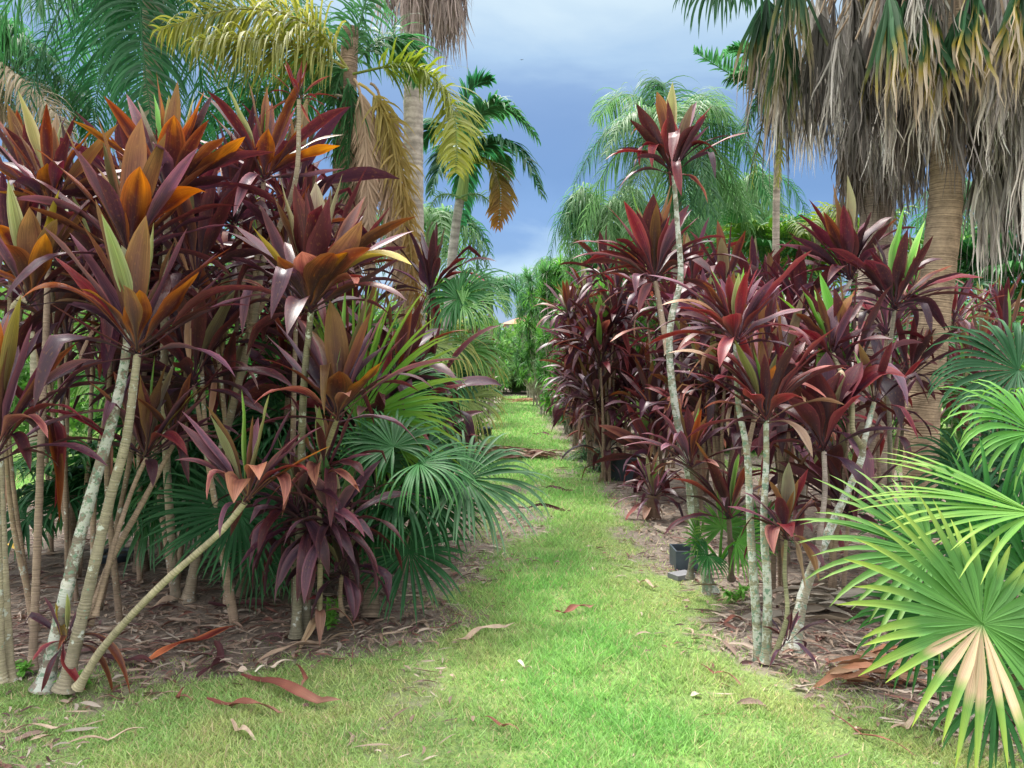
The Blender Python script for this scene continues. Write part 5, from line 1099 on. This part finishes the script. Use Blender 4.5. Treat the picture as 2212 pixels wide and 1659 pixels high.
# distant house showing through the green
b = P(1160, 790, 62); b[2] = 0; t = thing('house', 'pale distant house with reddish roof glimpsed at the end of the path', 'house', b)
mb = MB(); box(mb, b + np.array([0, 0, 2.4]), 5, 5, 4.8); mb.build('wall', 'wall_paint', t, b, smooth=False)
mb = MB(); rz = 4.81
v = np.array([[-2.9, -2.9, rz], [2.9, -2.9, rz], [2.9, 2.9, rz], [-2.9, 2.9, rz], [-.9, 0, rz + .9], [.9, 0, rz + .9]]) + b
mb.add(v, np.array([[0, 1, 5, 4], [2, 3, 4, 5], [1, 2, 5, 5], [3, 0, 4, 4], [0, 3, 2, 1]]), np.array([.5, .5, .5]), np.zeros((6, 2))); mb.build('roof', 'roof_tile', t, b, smooth=False)
for dx in (-1.3, 1.3):
    mb = MB(); box(mb, b + np.array([dx, -2.52, 3.6]), 1.1, .06, 1.2); mb.build('window', 'window_glass', t, b, smooth=False)
# bird
b = P(1127, 129, 45); mb = MB()
lathe(mb, b, [(.0, -.03), (.02, -.02), (.025, 0), (.02, .02), (0, .03)], (.5, .5, .5), 8)
v = np.array([[0, -.03, 0], [0, .03, 0], [.12, .0, .02], [.09, -.03, .02], [-.12, 0, .0], [-.09, -.03, .0]]) + b
mb.add(v, np.array([[0, 1, 2, 3], [1, 0, 5, 4]]), np.array([.5, .5, .5]), np.zeros((6, 2)))
tag(mb.build('bird', 'bird_feather', None, b), 'tiny dark bird flying high in the open sky', 'bird')


# ================================================================== ground
def vnoise(x, y, s, seed):
    x = x * s; y = y * s; xi = np.floor(x).astype(int); yi = np.floor(y).astype(int); fx = x - xi; fy = y - yi
    def h(a, b):
        n = (a * 374761393 + b * 668265263 + seed * 1442695041) & 0x7fffffff; n = ((n ^ (n >> 13)) * 1274126177) & 0x7fffffff
        return (n & 0xffff) / 65535.0
    fx = fx * fx * (3 - 2 * fx); fy = fy * fy * (3 - 2 * fy)
    return (h(xi, yi) * (1 - fx) + h(xi + 1, yi) * fx) * (1 - fy) + (h(xi, yi + 1) * (1 - fx) + h(xi + 1, yi + 1) * fx) * fy


def sm(a, b, x):
    t = np.clip((x - a) / (b - a), 0, 1); return t * t * (3 - 2 * t)


def soil(x, y):
    """1 = bare bed, 0 = turf"""
    n = (vnoise(x, y, 1.3, 1) - .5) * .9 + (vnoise(x, y, 4, 2) - .5) * .5 + (vnoise(x, y, 11, 3) - .5) * .3
    # left bed
    xl = np.interp(y, [3.3, 3.75, 4.3, 4.9, 7.5, 12, 60], [-3.5, -1.75, -1.0, -.42, -.42, -.75, -.75])
    l = sm(-.8, .5, (xl - x) + n * .6) * sm(3.1, 4.4, y + n * .7) * (1 - sm(8.6, 10.5, y + n) * sm(-1.8, -3.0, x))
    xr = np.interp(y, [2.6, 3.1, 3.6, 4.3, 5.5, 10, 60], [2.7, 2.1, 1.75, 1.2, 1.3, 1.15, 1.15])
    r = sm(-.65, .5, (x - xr) + n * .6) * (1 - sm(9.5, 13, y + n) * sm(2.6, 3.6, x) * .8)
    p = sm(.60, .8, vnoise(x, y, 2.1, 9) + n * .25) * .5 * (1 - sm(5, 8, y)) * (1 - np.exp(-((x - .35) / .6) ** 2))
    e = sm(39, 42, y)
    w = sm(.35, .8, vnoise(x, y, 1.2, 12) + n * .3) * .75 * (1 - sm(3.5, 5, np.abs(y - 10.5))) * sm(-1, 0, x + .5)
    return np.clip(np.maximum(np.maximum(l, r), np.maximum(np.maximum(p, e * .8), w)), 0, 1)


def gh(x, y):
    return (vnoise(x, y, .9, 21) - .5) * .03 + (vnoise(x, y, 5, 22) - .5) * .008


def make_ground():
    xs = np.concatenate([-np.geomspace(400, 8.2, 24), np.linspace(-8, 8, 330), np.geomspace(8.2, 400, 24)]); ys = np.concatenate([[-60, -20, -6, 0], np.linspace(1.5, 14, 300), np.geomspace(14.1, 900, 90)])
    X, Y = np.meshgrid(xs, ys); Z = gh(X, Y) * (np.abs(X) < 60) * (Y < 60); S = soil(X, Y)
    V = np.stack([X, Y, Z], -1); ids = np.arange(V.shape[0] * V.shape[1]).reshape(V.shape[:2])
    f = np.stack([ids[:-1, :-1], ids[:-1, 1:], ids[1:, 1:], ids[1:, :-1]], -1)
    mb = MB(); mb.add(V, f, np.repeat(S[..., None], 3, -1), np.stack([X, Y], -1))
    m = bpy.data.materials.new('ground_soil_and_turf'); t, n, l = nt(m); out = n.new('ShaderNodeOutputMaterial'); p = n.new('ShaderNodeBsdfPrincipled'); p.inputs['Roughness'].default_value = .95; p.inputs['Specular IOR Level'].default_value = .15
    at = n.new('ShaderNodeAttribute'); at.attribute_name = 'Col'; tc = n.new('ShaderNodeTexCoord')
    def noise(sc, det=4, rough=.6):
        z = n.new('ShaderNodeTexNoise'); z.inputs['Scale'].default_value = sc; z.inputs['Detail'].default_value = det; z.inputs['Roughness'].default_value = rough; l.new(tc.outputs['Object'], z.inputs['Vector']); return z
    def mix(fac, a, b):
        x = n.new('ShaderNodeMix'); x.data_type = 'RGBA'; l.new(fac, x.inputs['Factor'])
        for s, v in (('A', a), ('B', b)):
            if isinstance(v, tuple): x.inputs[s].default_value = (*v, 1)
            else: l.new(v, x.inputs[s])
        return x.outputs['Result']
    def rng_(v, a, b):
        r = n.new('ShaderNodeMapRange'); r.inputs['From Min'].default_value = a; r.inputs['From Max'].default_value = b; l.new(v, r.inputs['Value']); return r.outputs['Result']
    n1, n2, n3, n4 = noise(1.7, 6), noise(38, 6, .75), noise(9, 5), noise(130, 3, .8)
    so = mix(rng_(n3.outputs['Fac'], .35, .65), (.15, .125, .105), (.25, .205, .17)); so = mix(rng_(n2.outputs['Fac'], .5, .68), so, (.38, .30, .24)); so = mix(rng_(n4.outputs['Fac'], .62, .7), so, (.46, .4, .33))
    gr = mix(rng_(n1.outputs['Fac'], .35, .65), (.11, .19, .055), (.20, .26, .10)); gr = mix(rng_(n2.outputs['Fac'], .45, .62), gr, (.24, .34, .09)); gr = mix(rng_(n4.outputs['Fac'], .55, .68), gr, (.26, .23, .13))
    ml = n.new('ShaderNodeMath'); ml.operation = 'MULTIPLY_ADD'; ml.inputs[1].default_value = .8; l.new(n3.outputs['Fac'], ml.inputs[0]); sp = n.new('ShaderNodeSeparateColor'); l.new(at.outputs['Color'], sp.inputs[0]); l.new(sp.outputs[0], ml.inputs[2])
    l.new(mix(rng_(ml.outputs[0], .75, 1.05), gr, so), p.inputs['Base Color'])
    bp = n.new('ShaderNodeBump'); bp.inputs['Strength'].default_value = .6; bp.inputs['Distance'].default_value = .02; l.new(n2.outputs['Fac'], bp.inputs['Height']); l.new(bp.outputs['Normal'], p.inputs['Normal']); l.new(p.outputs[0], out.inputs['Surface'])
    M['ground'] = m
    o = mb.build('ground', 'ground'); tag(o, kind='structure'); return o


make_ground()


def make_grass():
    rng = np.random.default_rng(3); N = 900000
    d = 2.35 * (40 / 2.35) ** (rng.uniform(0, 1, N) ** 1.05); x = rng.uniform(-.72, .72, N) * d
    # thin out: keep the number per picture area roughly even, thinner far away
    keep = rng.uniform(0, 1, N) < np.clip(1.25 - d / 40, .2, 1) * (1 - soil(x, d)) ** 1.4 * np.where(d > 9, np.where((x > -1.2) & (x < 1.9), 1, .35), 1)
    keep &= rng.uniform(0, 1, N) < (.22 + .78 * sm(.25, .6, vnoise(x, d, 9, 31) * .6 + vnoise(x, d, 3, 32) * .4))
    x, d = x[keep], d[keep]; n = len(x)
    lush = sm(.85, .1, np.abs(x - (.25 + .1 * (6 - np.minimum(d, 6))))) ; lush = np.maximum(lush, sm(6, 9, d)) ; pn = vnoise(x, d, 1.6, 41) * .6 + vnoise(x, d, 6, 42) * .4
    h = (.42 + .85 * vnoise(x, d, 3.3, 51)) * (.014 + .026 * rng.uniform(0, 1, n) ** 2) * (1 + .7 * lush) * (1 + np.maximum(0, d - 5) * .05)
    w = (.0022 + .0010 * rng.uniform(0, 1, n)) * (1 + np.maximum(0, d - 2.5) * .16)
    a = rng.uniform(0, 6.28, n); ln = rng.uniform(.3, 1.5, n) * h
    z = gh(x, d); B = np.stack([x, d, z], -1); sd = np.stack([np.cos(a), np.sin(a), 0 * a], -1) * w[:, None]; b = rng.uniform(0, 6.28, n); tp = B + np.stack([np.cos(b) * ln, np.sin(b) * ln, h], -1)
    V = np.stack([B - sd, B + sd, tp + sd * .25, tp - sd * .25], 1)
    c = np.array((.26, .39, .14)) * (1 - lush[:, None]) + np.array((.195, .38, .115)) * lush[:, None]
    yl = np.clip(sm(.4, .75, pn) * (1 - .7 * lush), 0, 1)[:, None]; c = c * (1 - yl * .7) + np.array((.40, .43, .19)) * yl * .7
    st = (rng.uniform(0, 1, n) < .16 * (1 - .6 * lush))[:, None]; c = np.where(st, np.array((.46, .38, .24)), c) * rng.uniform(.6, 1.4, (n, 1)) * 1.1
    cc = np.repeat(c[:, None], 4, 1)
    mb = MB(); mb.add(V, np.arange(4 * n).reshape(n, 4), cc, np.zeros((n * 4, 2))); o = mb.build('grass', 'grass'); tag(o, 'short mown turf of the path and clearing', 'grass', kind='stuff')


make_grass()


def make_litter():
    rng = np.random.default_rng(8); N = 30000
    d = 2.4 * (15 / 2.4) ** rng.uniform(0, 1, N); x = rng.uniform(-.72, .72, N) * d; s = soil(x, d); keep = rng.uniform(0, 1, N) < s ** 1.6 * .95 * np.where((np.abs(x) < 1.3) & (d < 3.7), .25, 1) + .006
    x, d = x[keep], d[keep]; n = len(x); L = rng.uniform(.04, .30, n) * rng.uniform(.3, 1, n) * np.where(soil(x, d) < .5, .6, 1); a = rng.uniform(0, 6.28, n)
    D = np.stack([np.cos(a), np.sin(a), rng.uniform(-.02, .12, n)], -1); P0 = np.stack([x, d, gh(x, d) + rng.uniform(.006, .022, n)], -1)
    R = 5; ts = np.linspace(-.5, .5, R); Cn = P0[:, None] + D[:, None] * (L[:, None] * ts)[..., None]; bow = rng.normal(0, .12, n) * L; sd = np.stack([-np.sin(a), np.cos(a), 0 * a], -1)
    Cn += sd[:, None] * (bow[:, None] * (1 - 4 * ts ** 2))[..., None]; Cn[..., 2] += (np.abs(rng.normal(0, .05, n)) * L)[:, None] * (1 - 4 * ts ** 2); Cn[..., 2] = np.maximum(Cn[..., 2], gh(Cn[..., 0], Cn[..., 1]) + .004)
    pal = np.array([(.30, .22, .17), (.36, .27, .2), (.22, .15, .12), (.2, .09, .07), (.44, .35, .28), (.12, .06, .06), (.28, .19, .14), (.4, .34, .28)]); c = pal[rng.integers(0, len(pal), n)] * rng.uniform(.7, 1.2, (n, 1))
    mb = MB(); ribbons(mb, Cn, np.repeat(UP[None], n, 0) + rng.normal(0, .25, (n, 3)), rng.uniform(.002, .011, n) * (1 + .9 * (rng.uniform(0, 1, n) < .08)), np.array([.15, .9, 1, .7, .05]), 3, .5, 0, rng.uniform(-1, 1, n), ramp3(c, c, c * 1.1, R), None, 0, None, rng)
    o = mb.build('leaf_litter', 'litter'); tag(o, 'carpet of dry brown leaf litter on the beds', 'leaf litter', kind='stuff')


make_litter()


def fallen(label, pts, wpx, col, seed, curl=.5, lift=.03, cat='dead leaf'):
    rng = np.random.default_rng(seed); p = np.array([G(*q_) for q_ in pts]); d0 = p[:, 1].mean()
    if len(p) == 2: p = np.array([p[0], (p[0] + p[1]) / 2 + rng.normal(0, .02, 3) * [1, 1, 0], p[1]])
    R = 14; t = np.linspace(0, len(p) - 1, R); c = np.stack([np.interp(t, np.arange(len(p)), p[:, i]) for i in range(3)], -1)
    for _ in range(2): c[1:-1] = (c[:-2] + c[1:-1] * 2 + c[2:]) / 4
    w = wpx * .5 * d0 / F
    c[:, 2] = gh(c[:, 0], c[:, 1]) + .012 + w * .25 + np.abs(np.sin(np.linspace(0, 5, R) + rng.uniform(0, 6))) * lift; base = c[R // 2].copy(); base[2] = 0
    mb = MB(); c4 = np.array(col, float); cols = ramp3(np.array([c4[0]]), np.array([c4[1]]), np.array([c4[2]]), R) * rng.uniform(.8, 1.2, (1, R, 1))
    ribbons(mb, c[None], np.array([[0, -.3, 1.0]]), np.array([w]), np.interp(np.linspace(0, 1, R), [0, .15, .5, .85, 1], [.25, .6, 1, .6, .05]), 5, .5, .5, np.array([rng.uniform(-curl, curl) * 2]), cols, cols[:, 0] * 1.4, .5, None, rng)
    tag(mb.build('dead_leaf', 'litter', None, base), label, cat)


RB = ((.12, .03, .025), (.24, .09, .06), (.3, .17, .12)); DK = ((.05, .015, .02), (.07, .02, .025), (.12, .04, .04)); TN = ((.34, .24, .17), (.42, .31, .23), (.5, .4, .3)); RD = ((.6, .2, .08), (.2, .015, .015), (.06, .012, .012)); CR = ((.6, .55, .45), (.55, .45, .36), (.4, .3, .22))
fallen('long fallen leaf with a bright red near end on bare soil', [(315, 1436), (400, 1400), (510, 1366)], 22, RD, 1)
fallen('dark purple fallen leaf lying flat beside the leaning stem base', [(221, 1431), (280, 1438), (338, 1440)], 20, DK, 2)
fallen('curled black purple fallen leaf bent like a hook on sparse grass', [(424, 1474), (468, 1455), (480, 1420), (462, 1395)], 20, DK, 3)
fallen('largest reddish brown curled leaf on the grass left of the path', [(521, 1472), (590, 1492), (640, 1512), (690, 1534), (735, 1538)], 26, RB, 4)
fallen('straight maroon brown fallen leaf nearest the camera on the left grass', [(446, 1534), (530, 1542), (615, 1555)], 20, RB, 5)
fallen('long tan fallen leaf pointing right in front of the drooping purple ti plant', [(555, 1436), (660, 1400), (765, 1378)], 18, TN, 6)
fallen('thin cream coloured dry strip left of the curled brown leaf', [(551, 1464), (590, 1448), (637, 1440)], 10, CR, 7)
fallen('tan dry leaf on dark soil behind the leaning stem', [(307, 1328), (360, 1312), (409, 1304)], 14, TN, 8)
fallen('dark maroon leaf lying in shade under the low fan palm', [(450, 1318), (540, 1322), (619, 1318)], 20, DK, 9)
fallen('light brown strip at the left frame edge near the bottom', [(0, 1584), (80, 1580), (161, 1580)], 12, TN, 10)
fallen('faded pinkish dry strip in the bottom left grass', [(142, 1622), (240, 1604), (330, 1588)], 10, TN, 11)
fallen('short twisted tan leaf in the bottom grass left of centre', [(499, 1581), (520, 1600), (555, 1616)], 14, TN, 12)
fallen('tan curled leaf in the middle of the grass path front', [(980, 1402), (1040, 1378), (1112, 1362)], 14, TN, 13)
fallen('dark brown curled leaf on the bright grass of the path', [(1200, 1338), (1240, 1328), (1285, 1316)], 14, RB, 14)
fallen('brown strip at bottom centre of the grass', [(1048, 1575), (1090, 1588), (1125, 1602)], 10, RB, 15)
fallen('tiny pale strip on bright grass near the bottom centre', [(1112, 1446), (1130, 1456), (1150, 1466)], 8, CR, 16)
fallen('long dark leaf lying across the path behind the big dark fan', [(1110, 1106), (1170, 1102), (1235, 1110)], 9, DK, 17)
fallen('small dark leaf on the path left of the stumpy ti plant', [(1170, 1056), (1200, 1060), (1240, 1066)], 8, DK, 18)
fallen('tan strip on the path before the flat grey stone', [(1375, 1258), (1400, 1268), (1425, 1276)], 9, TN, 19)
fallen('thin brown leaf crossing the bare patch at the right bed corner', [(1513, 1455), (1560, 1470), (1607, 1491)], 9, RB, 20)
fallen('long thin brown stalk on the grass at bottom right', [(1800, 1562), (1900, 1610), (1986, 1643)], 7, RB, 21)
fallen('brown leaf behind the pale stems of the red ti plant', [(1551, 1358), (1585, 1350), (1618, 1348)], 10, RB, 22)
fallen('pale tan leaf tip under the big right fan palm', [(1925, 1590), (1960, 1578), (1990, 1560)], 12, TN, 23)
fallen('thin dark leaf far down the grass path', [(1150, 941), (1170, 938), (1195, 942)], 5, DK, 24)
fallen('brown strip between the curled leaf and the drooping ti plant', [(640, 1450), (665, 1480), (650, 1500)], 10, RB, 25)
fallen('yellow fallen leaf near the left frame edge on the brown soil', [(0, 1188), (30, 1190), (56, 1196)], 9, ((.6, .4, .05), (.6, .4, .06), (.5, .25, .1)), 26)
fallen('small reddish brown leaf left of the curled leaves on the grass', [(400, 1500), (380, 1520), (420, 1530)], 10, RB, 27)


def deadpile(label, x, y, n, sp, L, cols, seed, name='dead_frond'):
    rng = np.random.default_rng(seed); b = G(x, y); mb = MB(); a = rng.normal(0, .5, n) + (rng.uniform(0, 1, n) < .5) * math.pi
    P0 = b + np.stack([rng.normal(0, sp, n), rng.normal(0, sp * .6, n), rng.uniform(.01, .16, n) ** 1.0], -1); D = np.stack([np.cos(a), np.sin(a) * .5, rng.uniform(-.05, .2, n)], -1)
    Cn = grow(P0, D, L * rng.uniform(.5, 1.1, n), rng.uniform(.1, .6, n), 7); Cn[..., 2] = np.maximum(Cn[..., 2], .012 + gh(Cn[..., 0], Cn[..., 1])); c = np.array(cols)[rng.integers(0, len(cols), n)] * rng.uniform(.7, 1.2, (n, 1))
    ribbons(mb, Cn, np.repeat(UP[None], n, 0) + rng.normal(0, .3, (n, 3)), rng.uniform(.012, .03, n), np.array([.3, .8, 1, 1, .8, .5, .05]), 3, .6, .3, rng.uniform(-1.5, 1.5, n), ramp3(c, c, c * 1.2, 7), None, 0, None, rng)
    tag(mb.build(name, 'litter', None, b), label, 'dead frond')
deadpile('heap of reddish dry palm fronds lying across the middle of the path', 1120, 990, 130, .3, .5, [(.36, .2, .14), (.3, .2, .15), (.2, .1, .08), (.42, .33, .26)], 1)
deadpile('collapsed rusty brown fan frond on the ground under the right fan palm', 1890, 1482, 26, .09, .22, [(.36, .16, .09), (.3, .14, .08), (.4, .24, .15)], 2)
deadpile('pale straw heap at the foot of the right hand row by the path', 1310, 985, 60, .35, .4, [(.4, .32, .22), (.34, .26, .18)], 3)
deadpile('grey dried strap leaves heaped behind the thin seedling stem', 1790, 1330, 80, .22, .35, [(.25, .22, .18), (.33, .29, .23), (.16, .13, .1)], 4)
deadpile('reddish frond debris at the far end of the path', 1155, 868, 150, .5, .6, [(.5, .26, .18), (.4, .22, .16)], 5)
deadpile('dark dead strap leaves lying between the left palms and the path', 1010, 985, 90, .2, .5, [(.22, .13, .1), (.3, .22, .17)], 6)

# ================================================================== sky and light
SUN_EL, SUN_AZ = math.radians(62), math.radians(-35)   # azimuth from +Y towards +X
w = bpy.data.worlds.new('World'); bpy.context.scene.world = w; w.use_nodes = True; nt_ = w.node_tree; n = nt_.nodes; l = nt_.links; n.clear()
out = n.new('ShaderNodeOutputWorld'); sky = n.new('ShaderNodeTexSky'); sky.sky_type = 'NISHITA'; sky.sun_disc = False; sky.sun_elevation = SUN_EL; sky.sun_rotation = SUN_AZ
bg1 = n.new('ShaderNodeBackground'); bg1.inputs['Strength'].default_value = .02; l.new(sky.outputs[0], bg1.inputs['Color'])
tc = n.new('ShaderNodeTexCoord'); sp = n.new('ShaderNodeSeparateXYZ'); l.new(tc.outputs['Generated'], sp.inputs[0])
mp = n.new('ShaderNodeMapping'); mp.inputs['Scale'].default_value = (2.2, 2.2, 7.0); mp.inputs['Location'].default_value = (.3, 0, .2); l.new(tc.outputs['Generated'], mp.inputs['Vector'])
nz = n.new('ShaderNodeTexNoise'); nz.inputs['Scale'].default_value = 1.3; nz.inputs['Detail'].default_value = 7; nz.inputs['Roughness'].default_value = .52; nz.inputs['Distortion'].default_value = .4; l.new(mp.outputs[0], nz.inputs['Vector'])
ad = n.new('ShaderNodeMath'); ad.operation = 'MULTIPLY_ADD'; ad.inputs[1].default_value = .16; ad.inputs[2].default_value = -.08; l.new(nz.outputs['Fac'], ad.inputs[0])
a2 = n.new('ShaderNodeMath'); a2.operation = 'ADD'; l.new(sp.outputs['Z'], a2.inputs[0]); l.new(ad.outputs[0], a2.inputs[1])
cr = n.new('ShaderNodeValToRGB'); l.new(a2.outputs[0], cr.inputs['Fac'])
stops = [(0.0, (0.14, 0.2, 0.3)), (.07, (.085, .15, .28)), (.115, (.085, .155, .29)), (.13, (.26, .34, .40)), (.145, (.19, .27, .37)), (.17, (.072, .145, .29)), (.22, (.052, .115, .245)), (.28, (.068, .128, .25)), (.335, (.10, .165, .28)), (.37, (.185, .265, .35)), (.42, (.30, .37, .40)), (.56, (.42, .47, .50)), (.75, (2.3, 2.3, 2.3))]
e = cr.color_ramp.elements; e[0].position = stops[0][0]; e[0].color = (*stops[0][1], 1); e[1].position = stops[-1][0]; e[1].color = (*stops[-1][1], 1)
for s in stops[1:-1]:
    x = e.new(s[0]); x.color = (*s[1], 1)
# brighter overcast behind the camera
bh = n.new('ShaderNodeMapRange'); bh.inputs['From Min'].default_value = .1; bh.inputs['From Max'].default_value = -.5; bh.inputs['To Min'].default_value = 0; bh.inputs['To Max'].default_value = .8; l.new(sp.outputs['Y'], bh.inputs['Value'])
mx = n.new('ShaderNodeMix'); mx.data_type = 'RGBA'; l.new(bh.outputs[0], mx.inputs['Factor']); l.new(cr.outputs['Color'], mx.inputs['A']); mx.inputs['B'].default_value = (1.05, 1.03, 1.0, 1)
bg2 = n.new('ShaderNodeBackground'); bg2.inputs['Strength'].default_value = .95; l.new(mx.outputs['Result'], bg2.inputs['Color'])
ash = n.new('ShaderNodeAddShader'); l.new(bg1.outputs[0], ash.inputs[0]); l.new(bg2.outputs[0], ash.inputs[1]); l.new(ash.outputs[0], out.inputs['Surface'])

sd = bpy.data.lights.new('sun', 'SUN'); sd.energy = 3.0; sd.angle = math.radians(11); sd.color = (1, .95, .87); so = bpy.data.objects.new('sun', sd); C.objects.link(so)
from mathutils import Vector
dv = Vector((math.sin(SUN_AZ) * math.cos(SUN_EL), math.cos(SUN_AZ) * math.cos(SUN_EL), math.sin(SUN_EL)))
so.rotation_euler = dv.to_track_quat('Z', 'Y').to_euler(); so.location = (0, 0, 20)

cam = bpy.data.cameras.new('camera'); co = bpy.data.objects.new('camera', cam); C.objects.link(co); co.location = (0, 0, CH); co.rotation_euler = (math.radians(90), 0, 0)
cam.sensor_width = 36; cam.lens = 27; cam.shift_y = -(829.5 - HY) / 2212; cam.clip_end = 3000; cam.clip_start = .05
sc = bpy.context.scene; sc.camera = co
sc.view_settings.view_transform = 'Standard'; sc.view_settings.look = 'None'; sc.view_settings.exposure = 1.0; sc.view_settings.gamma = 1
sc.cycles.max_bounces = 6; sc.cycles.transmission_bounces = 6; sc.cycles.diffuse_bounces = 3; sc.cycles.glossy_bounces = 2; sc.cycles.transparent_max_bounces = 4
